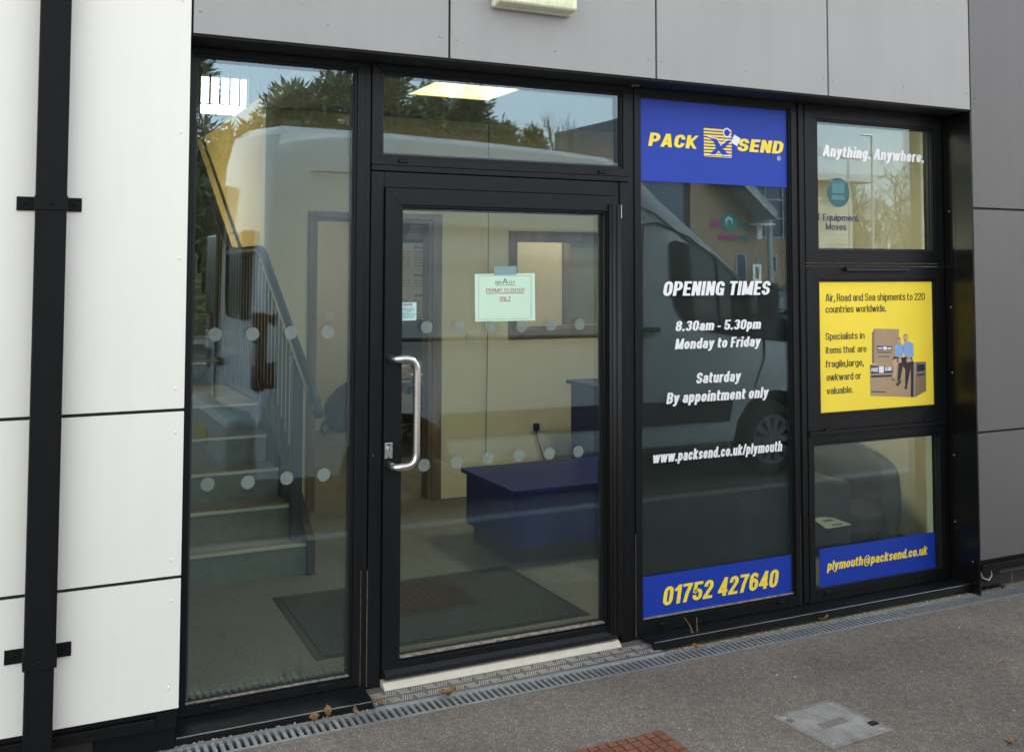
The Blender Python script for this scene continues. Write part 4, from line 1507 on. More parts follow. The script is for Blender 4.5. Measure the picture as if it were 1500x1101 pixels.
# ------------------------------------------------------------------ doorway, hatch
dw = thing('office_doorway', (2.36, 7.12, FZ), 'brown wooden door frame opening to the back office', 'doorway')
wf = MB()
wf.box(1.870, 1.914, 7.10, 7.118, FZ, 2.14).box(2.801, 2.875, 7.10, 7.118, FZ, 2.14).box(1.914, 2.801, 7.10, 7.118, 2.096, 2.14)
build('architrave', wf, M_wood, dw, bevel=.003)
build('lining', MB().box(1.9155, 1.935, 7.121, 7.25, FZ, 2.094).box(2.778, 2.7995, 7.121, 7.25, FZ, 2.094).box(1.936, 2.777, 7.121, 7.25, 2.076, 2.094), M_wood, dw)
hw = thing('wooden_hatch', (4.1, 7.12, 1.2), 'brown wooden framed hatch in the reception back wall', 'hatch')
ring_ = ring(MB(), (3.43, 4.81, 1.205, 2.030), (3.491, 4.749, 1.276, 1.964), 7.098, 7.1185)
build('frame', ring_, M_wood, hw, bevel=.003)
build('lining', ring(MB(), (3.4915, 4.7485, 1.2765, 1.9635), (3.508, 4.732, 1.292, 1.948), 7.121, 7.25), M_wood, hw)
hb2 = thing('inner_window', (5.1, 8.3, 1.2), 'brown framed inner window seen through the hatch', 'window')
build('frame', ring(MB(), (4.545, 5.68, 1.13, 2.09), (4.62, 5.60, 1.20, 2.02), 8.27, 8.298), M_wood, hb2, bevel=.003)
build('glass', MB().box(4.61, 5.61, 8.34, 8.352, 1.19, 2.03), mat('dim_inner_glass', (.16, .17, .12), .15, noise=.1, nscale=2), hb2)


def plate(name, x, z, Y, label, w_=.086, h_=.086, cat='switch', rock=1):
    t = thing(name, (x, Y, z), label, cat)
    build('plate', MB().box(x-w_/2, x+w_/2, Y-.010, Y-.0005, z-h_/2, z+h_/2), M_plastic, t, bevel=.003)
    for k in range(rock):
        xx = x+(k-(rock-1)/2)*.03
        build('rocker', MB().box(xx-.010, xx+.010, Y-.014, Y-.0102, z-.018, z+.018), M_plastic, t, bevel=.001)
    return t


xx, zz = P(690, 494, 7.12)
plate('light_switch', xx, zz, 7.12, 'white double light switch on the reception wall below the hatch', rock=2)
plate('light_switch', 3.02, 1.23, 10.62, 'white light switch on the back office wall', w_=.10, h_=.09)
xx, zz = P(789, 623, 7.12)
so = plate('wall_socket', xx, zz, 7.12, 'white double wall socket with a black plug and cable', w_=.15, cat='socket', rock=2)
build('plug', MB().box(xx-.055, xx-.012, 7.075, 7.109, zz-.03, zz+.022), M_plinth, so, bevel=.006)
build('cable', MB().tube([(xx-.035, 7.09, zz-.03), (xx-.03, 7.085, zz-.09), (xx+.0, 7.085, zz-.18), (xx+.04, 7.08, zz-.30), (xx+.05, 7.08, .10)], .005, 6), M_plinth, so)
tag(build('wall_cable', MB().tube([(P(716, 315, 7.11)[0], 7.112, 2.84), (3.255, 7.112, 1.6), (3.25, 7.112, 1.0), (3.235, 7.112, FZ+.01)], .0026, 6), M_dustdark),
    'thin dark cable running down the reception wall', 'cable')
sk = MB().box(2.88, 5.158, 7.108, 7.1185, FZ, FZ+.09)
struct('skirting', sk, M_wallg)

# price list, framed picture and blue board on the office wall
ob = thing('price_board', (4.0, 10.6, 1.2), 'pale packaging price list board with dark picture on top in the office', 'board')
build('board', MB().box(3.62, 4.24, 10.596, 10.618, 1.20, 2.02), mat('board_print', (.56, .48, .38), .7, noise=.03, nscale=10), ob)
build('picture', MB().box(3.62, 4.24, 10.59, 10.617, 2.025, 2.34), M_print, ob)
q = MB()
q.prism([(3.86, 2.06), (4.20, 2.06), (4.15, 2.22), (3.91, 2.22)], 10.586, 10.589)
q.prism([(3.95, 2.25), (4.08, 2.25), (4.08, 2.335), (3.95, 2.335)], 10.586, 10.589)
build('box_picture', q, mat('grey_print', (.22, .21, .19), .6, noise=.2, nscale=8), ob)
YB = 10.5945
for s_, px, py, w_ in (('Packaging', 607.5, 364.5, 46), ('Padded Env', 607, 405, 42), ('Adhesive Ta', 607, 434.5, 44)):
    a, zz = P(px, py, YB)
    letter('text_line', s_, a, a+w_*.0075, zz, .028, YB, M_print, ob, 0, .03, th=.001)
q = MB()
for py in list(range(369, 391, 4))+[411, 415, 419]+list(range(440, 466, 4)):
    for px, w_ in ((590, 8), (607, random.uniform(14, 22))):
        a, zz = P(px, py, YB)
        u_ = a
        while u_ < a+w_*.0075:
            l_ = random.uniform(.02, .05)
            q.box(u_, u_+l_, YB, YB+.001, zz-.006, zz+.006)
            u_ += l_+.012
build('small_print', q, mat('faint_print', (.25, .21, .17), .7, noise=.1, nscale=20), ob)
bb = tag(build('blue_board', MB().box(3.55, 4.24, 10.58, 10.617, .93, 1.185), M_counter), 'dark blue board with a gold striped emblem on the office wall', 'board')
emblem(bb, 3.90, 4.14, .96, 1.16, 10.575, mat('gold_print', (.34, .22, .05), .6, noise=.05, nscale=20), M_dustdark, M_counter)

# desk, chairs and backpack in the office
dk = thing('office_desk', (3.6, 9.6, FZ), 'dark wooden desk in the back office', 'desk')
build('desk_top', MB().box(3.05, 4.3, 8.9, 9.7, .72, .75), M_wood, dk, bevel=.004)
for x in (3.08, 4.22):
    build('desk_side', MB().box(x, x+.04, 8.95, 9.65, FZ, .719), M_plinth, dk)
build('shelf', MB().box(3.13, 4.21, 9.1, 9.6, .30, .33), M_plinth, dk)
mg_ = thing('desk_mug', (3.30, 9.05, .75), 'small clear mug on the office desk', 'mug')
build('mug_body', MB().tube([(3.28, 9.05, .751), (3.28, 9.05, .84)], .04, 14), M_plastic, mg_, smooth=False)
build('mug_handle', MB().tube([(3.24, 9.05, .83), (3.215, 9.05, .81), (3.215, 9.05, .78), (3.24, 9.05, .765)], .006, 8), M_plastic, mg_)
tag(build('paper_sheet', MB().slab([(3.36, 8.98), (3.5, 8.96), (3.52, 9.16), (3.38, 9.18)], .7505, .754), M_wvinyl), 'white sheet of paper on the office desk', 'paper')
oc = thing('office_chair', (3.75, 10.0, FZ), 'black swivel chair behind the office desk', 'chair')
build('backrest', MB().prism([(3.62, .78), (3.98, .78), (4.0, 1.1), (3.9, 1.2), (3.7, 1.2), (3.6, 1.1)], 10.12, 10.17), M_bpack, oc, bevel=.02)
build('seat', MB().box(3.58, 4.02, 9.75, 10.18, .48, .56), M_bpack, oc, bevel=.03)
build('column', MB().tube([(3.8, 9.97, .12), (3.8, 9.97, .48)], .03, 10), M_plinth, oc)
q = MB()
for k in range(5):
    a = 2*math.pi*k/5
    q.tube([(3.8, 9.97, .14), (3.8+.28*math.cos(a), 9.97+.28*math.sin(a), .10)], [.025, .018], 8)
build('star_base', q, M_plinth, oc)
build('back_arm', MB().box(3.78, 3.82, 10.17, 10.19, .5, .9), M_plinth, oc)
q = MB()
for k in range(5):
    a = 2*math.pi*k/5
    q.dome((3.8+.28*math.cos(a), 9.97+.28*math.sin(a), FZ), .03, (0, 0, 1), .07)
build('castor', q, M_plinth, oc)
bk = thing('backpack', (3.12, 10.45, FZ), 'black backpack slumped against the office wall', 'backpack')
bmh = bmesh.new()
bmesh.ops.create_icosphere(bmh, subdivisions=3, radius=1)
bvs = []
for v in bmh.verts:
    c = v.co
    k = 1-.35*max(0, c.z)
    bvs.append((3.14+c.x*.21*k*(1+.05*math.sin(5*c.z))+.05*c.z, 10.45+c.y*.13*k, FZ+.255+c.z*.255-.02*c.x))
bfs = [tuple(v.index for v in f.verts) for f in bmh.faces]
bmh.free()
build('bag_body', MB().add(bvs, bfs), M_bpack, bk, smooth=True)
build('strap', MB().tube([(3.02, 10.36, .36), (2.93, 10.33, .24), (2.86, 10.32, .12), (2.90, 10.31, .07), (3.0, 10.33, .09)], .014, 8), M_bpack, bk, smooth=True)
build('pocket', MB().prism([(3.05, .10), (3.27, .10), (3.26, .30), (3.16, .34), (3.07, .30)], 10.30, 10.36), M_bpack, bk, bevel=.02)

# ------------------------------------------------------------------ reception
lc = thing('low_counter', (3.0, 5.6, FZ), 'low navy blue counter block on a dark plinth behind the door', 'counter')
build('plinth', MB().box(2.62, 4.0, 5.36, 5.93, FZ, .165), M_plinth, lc)
build('front', MB().box(2.57, 4.05, 5.25, 5.93, .166, .478), M_counter, lc, bevel=.002)
build('worktop', MB().box(2.535, 4.06, 5.19, 5.94, .479, .504), M_counter, lc, bevel=.003)
tc_ = thing('reception_desk', (3.8, 6.4, FZ), 'tall navy reception desk beside the low counter', 'reception desk')
build('front', MB().box(3.72, 5.15, 6.102, 6.66, FZ, .895), M_counter, tc_, bevel=.003)
build('desk_top', MB().box(3.70, 5.155, 6.07, 6.70, .8955, .922), M_counter, tc_, bevel=.004)
build('desk_recess', MB().box(3.80, 5.1, 6.095, 6.1015, .16, .82), M_counter, tc_)
em = thing('entrance_mat', (1.9, 4.85, FZ), 'large dark ribbed doormat just inside the entrance', 'doormat')
build('pile', MB().slab([(1.255, 4.445), (2.54, 4.445), (2.535, 5.315), (1.275, 5.315)], FZ+.004, FZ+.009), M_mat, em)
build('border', MB().slab([(1.22, 4.43), (2.58, 4.43), (2.57, 5.35), (1.24, 5.35)], FZ+.0005, FZ+.0045), M_rubber, em)
mp_ = thing('metal_floor_bar', (1.9, 4.3, FZ), 'flat inner sill strip behind the shopfront glass', 'floor trim')
build('strip', MB().box(.6, 4.66, 4.20, 4.42, FZ+.0005, FZ+.003), M_carpet, mp_)

ac = thing('armchair', (4.58, 4.88, FZ), 'charcoal tub armchair behind the low window', 'armchair')


def tub(ac):
    n, rows = 26, 7
    cx_, cy_ = 4.58, 4.88
    out, inn = [], []
    for j in range(rows):
        t = j/(rows-1)
        for k in range(n):
            a = R(-62+304*k/(n-1))       # open towards the camera's left
            back = .5+.5*math.sin(a)
            top = .50+.20*back**1.2
            z = .10+t*(top-.10)
            e = .025*math.sin(math.pi*min(1, t*1.0))+.02*t
            out.append((cx_+(.36+e)*math.cos(a), cy_+(.34+e)*math.sin(a), z))
            inn.append((cx_+(.27+e*.6)*math.cos(a), cy_+(.25+e*.6)*math.sin(a), z))
    b = MB()
    N = len(out)
    vs = out+inn
    fs = []
    for j in range(rows-1):
        for k in range(n-1):
            a = j*n+k
            fs.append((a, a+1, a+n+1, a+n))
            fs.append((a+N, a+n+N, a+n+1+N, a+1+N))
    for k in range(n-1):
        a = (rows-1)*n+k
        fs.append((a, a+1, a+1+N, a+N))
        fs.append((k, k+N, k+1+N, k+1))
    for j in range(rows-1):
        a = j*n
        fs.append((a, a+n, a+n+N, a+N))
        a = j*n+n-1
        fs.append((a, a+N, a+n+N, a+n))
    build('backrest', b.add(vs, fs), M_chair, ac, bevel=.02, smooth=True)
    n = 20
    s = MB().slab([(cx_+.285*math.cos(2*math.pi*k/n), cy_-.03+.275*math.sin(2*math.pi*k/n)) for k in range(n)],   .18, .300)
    build('seat', s, M_chair, ac, bevel=.03)
    for a in (45, 135, 225, 315):
        build('leg', MB().tube([(cx_+.24*math.cos(R(a)), cy_+.22*math.sin(R(a)), FZ), (cx_+.22*math.cos(R(a)), cy_+.2*math.sin(R(a)), .2)], [.014, .02], 8), M_plinth, ac)


tub(ac)
lf = thing('leaflet', (4.3, 4.6, .3015), 'white printed leaflet lying on the grey armchair', 'leaflet')
lfp = [G(1190, 759, .303), G(1214, 755.5, .303), G(1248, 768, .303), G(1211, 774, .303)]
build('sheet', MB().slab(lfp, .3015, .3035), mat('grey_leaflet', (.26, .28, .275), .7, noise=.05, nscale=20), lf)
q = MB()
q.slab([G(1204, 762, .3037), G(1216, 760, .3037), G(1222, 762, .3037), G(1209, 764, .3037)], .3037, .3040).slab([G(1218, 768, .3037), G(1232, 766, .3037), G(1235, 767.5, .3037), G(1220, 770, .3037)], .3037, .3040)
build('print', q, M_chair, lf)
sg_ = thing('wall_sign', (5.155, 6.3, .35), 'dark blue wall sign with yellow letters behind the armchair', 'sign')
build('board', MB().box(5.135, 5.1585, 5.62, 6.9, .40, .86), mat('dull_blue_board', (.035, .045, .11), .5, noise=.05, nscale=6), sg_)
b = MB()
vs, fs = text_geo('SEND', .2, .035)
xa, xb = vs[:, 0].min(), vs[:, 0].max()
b.add([(5.133, 6.85-(v[0]-xa)/(xb-xa)*.95, .50+v[1]*.36) for v in vs], fs)
build('lettering', b, M_yel, sg_, recalc=False)
# ================================================================== THINGS ON THE PAVEMENT
ic = thing('inspection_cover', (2.87, 3.08, 0), 'square grey studded plastic inspection cover set in the asphalt', 'access cover')
pc = [G(*c_) for c_ in ((1131.7, 1050), (1216.7, 1026), (1310, 1071), (1228, 1099))]
cxy = (sum(p[0] for p in pc)/4, sum(p[1] for p in pc)/4)
e1 = Vector((pc[1][0]-pc[0][0], pc[1][1]-pc[0][1], 0))
e2 = Vector((-e1.y, e1.x, 0))*-1.0


def cv(u_, v_):
    p = Vector((pc[0][0], pc[0][1], 0))+e1*u_+e2*v_
    return (p.x, p.y)


build('lid', MB().slab([cv(.03, .03), cv(.97, .03), cv(.97, .97), cv(.03, .97)], .0003, .0045), M_clear, ic, bevel=.001)
q = MB()
for a, b, c, d in ((0, 1, 0, .028), (0, 1, .972, 1), (0, .028, .028, .972), (.972, 1, .028, .972)):
    q.slab([cv(a, c), cv(b, c), cv(b, d), cv(a, d)], .0002, .006)
build('rim', q, M_clear, ic)
q = MB()
n = 22
for i in range(n):
    for j in range(n):
        u_, v_ = .06+.88*(i+.5*(j % 2))/n, .06+.88*j/n
        if .30 < u_ < .72 and .42 < v_ < .58 or (u_ < .16 and v_ < .16):
            continue
        q.slab([cv(u_, v_+.007), cv(u_+.011, v_), cv(u_+.022, v_+.007), cv(u_+.011, v_+.014)], .0045, .0062)
build('studs', q, mat('pale_stud', (.46, .455, .43), .45, noise=.1, nscale=30), ic)  # studs paler than the lid for contrast
q = MB()
q.slab([cv(.31, .43), cv(.71, .43), cv(.71, .57), cv(.31, .57)], .0046, .0056)
build('name_plate', q, mat('worn_grey_plate', (.17, .165, .155), .6, noise=.15, nscale=80), ic)
q = MB()
for k in range(5):
    u_ = .37+k*.06
    q.slab([cv(u_, .46), cv(u_+.035, .46), cv(u_+.035, .475), cv(u_, .475)], .0057, .0066)
    q.slab([cv(u_+(k % 2)*.02, .46), cv(u_+.012+(k % 2)*.02, .46), cv(u_+.012+(k % 2)*.02, .54), cv(u_+(k % 2)*.02, .54)], .0057, .0065)
build('raised_mark', q, M_clear, ic)
q = MB()
for u_, v_ in ((.90, .10), (.10, .90), (.90, .90), (.10, .10)):
    c_ = cv(u_, v_)
    q.dome((c_[0], c_[1], .0045), .008, (0, 0, 1), .003)
build('corner_screw', q, M_galv, ic)
build('key_slot', MB().slab([cv(.86, .72), cv(.97, .72), cv(.97, .80), cv(.86, .80)], .0062, .011), M_rubber, ic)
build('key_slot', MB().slab([cv(.06, .16), cv(.15, .16), cv(.15, .24), cv(.06, .24)], .0046, .0052), M_dustdark, ic)

rc = thing('red_cover', (2.0, 3.1, 0), 'rusty red chequered metal cover at the bottom edge of the picture', 'access cover')
pr_ = [G(*c_) for c_ in ((841.7, 1100), (968, 1070), (1016.7, 1100))]
f1 = Vector((pr_[1][0]-pr_[0][0], pr_[1][1]-pr_[0][1], 0)).normalized()
f2 = Vector((f1.y, -f1.x, 0))
c0 = Vector((pr_[1][0], pr_[1][1], 0))


def rv_(u_, v_):
    p = c0-f1*u_+f2*v_
    return (p.x, p.y)


build('plate', MB().slab([rv_(0, 0), rv_(.46, 0), rv_(.46, .46), rv_(0, .46)], .0003, .003), M_redcov, rc)
q = MB()
for i in range(11):
    for j in range(11):
        u_, v_ = .008+i*.041, .008+j*.041
        q.slab([rv_(u_, v_), rv_(u_+.034, v_), rv_(u_+.034, v_+.034), rv_(u_, v_+.034)], .0031, .0085+.001*((i+j) % 2))
build('studs', q, M_redcov, rc, bevel=.002)


def leaf(px, py, z, rot, tilt, ln, wd, curl, label, m_=M_dead):
    x, y = G(px, py, z)
    n = 7
    vs = []
    for i in range(n):
        t = i/(n-1)
        w_ = wd*math.sin(math.pi*min(1, t*1.05)**.8)*(1+.25*math.sin(t*23))+.0012
        for s_ in (-1, 0, 1):
            lx_ = (t-.5)*ln
            lz_ = curl*(abs(s_)*.9+(t-.5)**2*2.0)*wd+.004*math.sin(9*t+s_)
            vs.append(Vector((lx_, s_*w_, lz_)))
    fs = []
    for i in range(n-1):
        for s_ in range(2):
            a = i*3+s_
            fs.append((a, a+1, a+4, a+3))
    M = Matrix.Translation((x, y, z+.004+abs(math.sin(tilt))*ln*.5)) @ Matrix.Rotation(rot, 4, 'Z') @ Matrix.Rotation(tilt, 4, 'Y')
    b = MB().add([M @ v for v in vs], fs)
    o = build('dead_leaf', b, m_, smooth=True, recalc=False)
    so_ = o.modifiers.new('solid', 'SOLIDIFY')
    so_.thickness = .0008
    tag(o, label, 'leaf', 'dead leaves along the drain')


leaf(460, 1064, .004, 1.3, 1.0, .055, .016, .6, 'curled upright dead leaf on the drain below the left window, left of a taller one')
leaf(480, 1056, .004, 1.2, 1.25, .060, .014, .4, 'tall pointed dead leaf standing on the drain below the left window')
leaf(556, 1040, .004, .9, .8, .050, .015, .7, 'small curled dead leaf on the drain at the left end of the doorstep')
leaf(657, 1019, .004, .25, .08, .075, .019, 1.0, 'thick brown rolled leaf lying on the drain in front of the door')
leaf(1019, 951, .004, .8, .5, .034, .013, .6, 'small orange leaf on the drain below the phone number banner', mat('orange_leaf', (.42, .17, .04), .8, noise=.2, nscale=60))
leaf(1208, 912, .004, 2.0, .5, .055, .012, .9, 'thin brown leaf on the drain beneath the email banner')
leaf(1283, 893, -.008, .3, .2, .045, .016, .8, 'reddish leaf in the grit strip under the low right window', mat('red_leaf', (.20, .07, .04), .8, noise=.25, nscale=60))
leaf(1468, 864, .004, .6, .3, .05, .016, .9, 'dark brown leaf on the drain beside the dark plinth', mat('dark_leaf', (.07, .04, .025), .8, noise=.25, nscale=60))
leaf(1480, 1090, .002, 2.6, .1, .045, .010, 1.0, 'pale curled leaf lying alone on the asphalt at the lower right corner')
leaf(520, 1052, .004, 1.0, 1.2, .05, .006, .5, 'thin brown stalk leaf propped against the left sill')
for k, (px, py, l_) in enumerate(((290, 1083, .09), (305, 1080, .07), (425, 1054, .05), (330, 1075, .06))):
    x, y = G(px, py, -.005)
    a = .15+.3*k
    tag(build('twig', MB().tube([(x, y, -.006), (x+l_*.5*math.cos(a), y+l_*.5*math.sin(a)*.3, .004), (x+l_*math.cos(a), y+l_*math.sin(a)*.3, -.004)], [.0025, .003, .0015], 6), M_dead),
        ['longest twig in the grit at the far left of the sill', 'second twig beside the far left end of the sill', 'short twig under the middle of the left sill', 'third twig in the grit along the left sill'][k],
        'twig', 'twigs in the grit strip')
x, y = G(1462, 971, 0)
tag(build('straw', MB().tube([(x-.05, y-.02, .003), (x, y, .006), (x+.05, y+.012, .003)], .0022, 6).tube([(x-.02, y-.004, .004), (x-.045, y+.016, .003)], .0018, 6), M_stem),
    'pale forked straw lying on the asphalt at the right', 'straw')
wd_ = thing('weed', (2.79, 3.955, 0), 'small green weed with dry stems growing between drain and sill', 'weed')
x, y = G(1022, 941, 0)
q = MB()
for a, h_, c_ in ((-.5, .12, -.06), (.25, .11, .01), (-.1, .06, -.03), (1.0, .03, .10), (1.2, .02, .12)):
    q.tube([(x, y, -.01), (x+c_*.5, y+.01, h_*.6), (x+c_, y+.02, h_)], [.0018, .0015, .0008], 5)
build('stem', q, M_stem, wd_)
q = MB()
for k in range(7):
    a = k*.9
    c_ = Vector((math.cos(a), math.sin(a)*.5, .6+.4*math.sin(k*2.1))).normalized()
    s_ = c_.cross(Vector((0, 1, .3))).normalized()*.007
    b0 = Vector((x+.004, y, .004))
    q.add([b0, b0+c_*.02+s_, b0+c_*.042, b0+c_*.02-s_], [(0, 1, 2, 3)])
build('leaves', q, M_weed, wd_, recalc=False)
# specks of grit and pale chippings
gq = MB()
rs = random.Random(3)
for k in range(700):
    x = rs.uniform(.4, 4.9)
    y = rs.uniform(DR1+.004, 3.985)
    if 1.32 < x < 2.70:
        continue
    r_ = rs.uniform(.0015, .006)
    gq.dome((x, y, -.0028), r_, (0, 0, 1), r_*rs.uniform(.8, 1.6), 5)
o = build('grit', gq, M_grit)
o['kind'] = 'stuff'
gq = MB()
for k in range(300):
    x, y = rs.uniform(.2, 6.5), rs.uniform(1.9, 3.83)
    r_ = rs.uniform(.0010, .0026)
    gq.dome((x, y, .0), r_, (0, 0, 1), r_*.6, 5)
for px, py in ((1138, 988), (1350, 983), (1405, 919), (1485, 1040), (1010, 1068), (1165, 991)):
    x, y = G(px, py, 0)
    gq.dome((x, y, 0), .005, (0, 0, 1), .003, 6)
o = build('chippings', gq, mat('pale_chipping', (.55, .52, .46), .8, noise=.1, nscale=60))
o['kind'] = 'stuff'
# ================================================================== THE STREET BEHIND (seen in the glass)
def MPt(px, py, d):
    """where a reflected sight line meets the upright plane d metres in front of the glass -> (x, z)"""
    return P(px, py, YG+d)


# ------------------------------------------------------------------ panel van parked along the kerb
VY = 0.87                                       # near side of the van
VW = 2.02                                       # body width
vn = thing('panel_van', (4.3, VY-VW/2, GZ), 'white high roof panel van parked at the kerb, mirrored in the windows', 'van')
prof = [(1.60, .30), (1.585, .45), (1.585, .62), (1.60, .70), (1.62, 1.30), (1.65, 2.0), (1.685, 2.45), (1.73, 2.60), (1.84, 2.675), (2.6, 2.665), (3.4, 2.64), (4.2, 2.60), (4.62, 2.565),
        (4.86, 2.47), (5.10, 2.30), (5.72, 1.86), (6.16, 1.50), (6.46, 1.25), (6.80, 1.13), (7.12, 1.00), (7.27, .84), (7.31, .60), (7.31, .36), (7.22, .24),
        (6.70, .22), (6.66, .40), (6.55, .55), (6.40, .63), (6.25, .65), (6.10, .63), (5.95, .55), (5.84, .40), (5.80, .22),
        (3.10, .22), (3.06, .40), (2.95, .55), (2.80, .63), (2.65, .65), (2.50, .63), (2.35, .55), (2.24, .40), (2.20, .22), (1.60, .24)]
prof = [(x, z+.125*min(1., max(0., (z-2.15)/.42))) for x, z in prof]


def vy(z, x=4.0):
    """half width of the body at that height (tumblehome)"""
    t = max(0., (z-1.05)/1.65)
    h = VW/2-.10*t**1.5-.035*max(0., (z-2.25)/.42)**2-.02*max(0, (.55-z)/.3)
    if x > 6.3:
        h -= .10*((x-6.3)/1.0)**2
    return h


def van_body():
    n = len(prof)
    rings = []
    # slices across the width: edges pulled in for rounded shoulders
    for s_, ins in ((1, .085), (.985, .035), (.95, .010), (.88, 0), (0, 0), (-.88, 0), (-.95, .010), (-.985, .035), (-1, .085)):
        rg_ = []
        for i, (x, z) in enumerate(prof):
            h = vy(z, x)
            xx, zz = x, z
            if ins and z > .66:
                # move toward the middle of the outline
                xx = x+(-ins if x > 5 else ins*.5 if x < 1.9 else 0)*(1 if z < 2.4 or x > 4.6 else .9)
                zz = z-(ins if z > 1.0 and (x > 1.75) else 0)
            bow = .05*(1-s_*s_) if x > 6.4 else (-.13*(1-s_*s_) if x < 1.9 and z > .66 else 0)
            crown = .06*(1-s_*s_) if z > 2.4 else 0
            rg_.append((xx+bow, VY-VW/2+s_*h, zz+crown))
        rings.append(rg_)
    vs = [v for q_ in rings for v in q_]
    fs = []
    for k in range(len(rings)-1):
        for i in range(n):
            fs.append((k*n+i, k*n+(i+1) % n, (k+1)*n+(i+1) % n, (k+1)*n+i))
    fs.append(tuple(range(n-1, -1, -1)))
    fs.append(tuple((len(rings)-1)*n+i for i in range(n)))
    return MB().add(vs, fs)


vb = build('body', van_body(), M_vanw, vn)
bm_ = bmesh.new()
bm_.from_mesh(vb.data)
bmesh.ops.triangulate(bm_, faces=[f for f in bm_.faces if len(f.verts) > 4])
bm_.to_mesh(vb.data)
bm_.free()
vb.data.polygons.foreach_set('use_smooth', [True]*len(vb.data.polygons))
es = vb.modifiers.new('edges', 'EDGE_SPLIT')
es.split_angle = R(28)


def side(poly, off=.004, sub=1):
    """sheet following the van's side"""
    out = []
    n = len(poly)
    for i in range(n):
        a, b = poly[i], poly[(i+1) % n]
        for k in range(4):
            t = k/4
            out.append((a[0]+(b[0]-a[0])*t, a[1]+(b[1]-a[1])*t))
    cx_, cz_ = sum(p[0] for p in out)/len(out), sum(p[1] for p in out)/len(out)
    vs, fs = [], []
    N = len(out)
    for s_ in (1, .66, .33, 0):
        for p in out:
            x, z = cx_+(p[0]-cx_)*s_, cz_+(p[1]-cz_)*s_
            vs.append((x, VY-VW/2+vy(z, x)+off, z))
    for r_ in range(3):
        for i in range(N):
            fs.append((r_*N+i, r_*N+(i+1) % N, (r_+1)*N+(i+1) % N, (r_+1)*N+i))
    return MB().add(vs, fs)


def seam(pts_, w_=.016, off=.0025):
    b = MB()
    pp = []
    for a, c in zip(pts_, pts_[1:]):
        L = math.hypot(c[0]-a[0], c[1]-a[1])
        k = max(1, int(L/.12))
        pp += [(a[0]+(c[0]-a[0])*t/k, a[1]+(c[1]-a[1])*t/k) for t in range(k)]
    pp.append(pts_[-1])
    b.tube([(x, VY-VW/2+vy(z, x)+off-.002, z) for x, z in pp], w_/2, 6)
    return b


sw_ = [MPt(*c_, 3.27) for c_ in ((984, 356), (992, 352), (1033, 362), (1050, 373), (1075, 396), (1110, 427), (1146, 462), (1156, 478), (1157, 501), (1090, 494), (1040, 486), (1005, 471), (990, 450), (985, 420))]
build('side_window', side(sw_), M_vang, vn, smooth=True, recalc=True)
build('quarter_pillar', seam([MPt(1051, 376, 3.27), MPt(1054, 488, 3.27)], .03, .006), M_vanp, vn)
ds = [(4.83, .42), (4.83, 1.05), (4.85, 1.75), (4.88, 2.12), (5.02, 2.14), (5.35, 2.02), (5.75, 1.73), (6.10, 1.40)]
build('door_seam', seam(ds), M_vanp, vn)
build('door_seam', seam([(6.13, 1.36), (6.14, .95), (6.02, .68)]), M_vanp, vn)
build('roof_seam', seam([(1.98, 2.46), (3.3, 2.45), (4.5, 2.42), (5.0, 2.22), (5.7, 1.74)], .012), M_vanp, vn)
build('panel_seam', seam([(2.44, 2.55), (2.42, 1.5), (2.40, .75)], .007), M_vanp, vn)
build('panel_seam', seam([(3.36, 2.53), (3.36, 1.5), (3.36, .30)], .008), M_vanp, vn)
build('side_rail', seam([(2.45, 1.20), (4.75, 1.18)], .035, .006), M_vanp, vn)
build('pressed_panel', side([(2.30, 2.20), (4.6, 2.16), (4.65, 2.10), (4.6, 2.06), (2.30, 2.10), (2.22, 2.15)], .010), M_vanw, vn, smooth=True)
build('pressed_panel', side([(2.5, 1.86), (4.66, 1.84), (4.66, 1.80), (2.5, 1.82)], .010), M_vanw, vn, smooth=True)
build('rub_strip', side([(2.98, .42), (5.74, .40), (5.78, .58), (4.85, .61), (3.0, .62)], .012), M_vanp, vn, smooth=True)
build('side_sill', side([(3.1, .235), (5.74, .235), (5.78, .37), (3.06, .39)], .008), M_vanw, vn, smooth=True)
for x in (4.70, 4.92):
    build('door_handle', MB().box(x-.09, x+.09, VY-.02, VY+.02, 1.20, 1.245), M_vanp, vn, bevel=.008)
b = MB()
b.tube([(6.02, VY-.02, 1.32), (6.05, VY+.12, 1.34)], .025, 8)
build('mirror_arm', b, M_vanp, vn)
build('door_mirror', MB().box(5.98, 6.09, VY+.08, VY+.28, 1.28, 1.62), M_vanp, vn, bevel=.03)


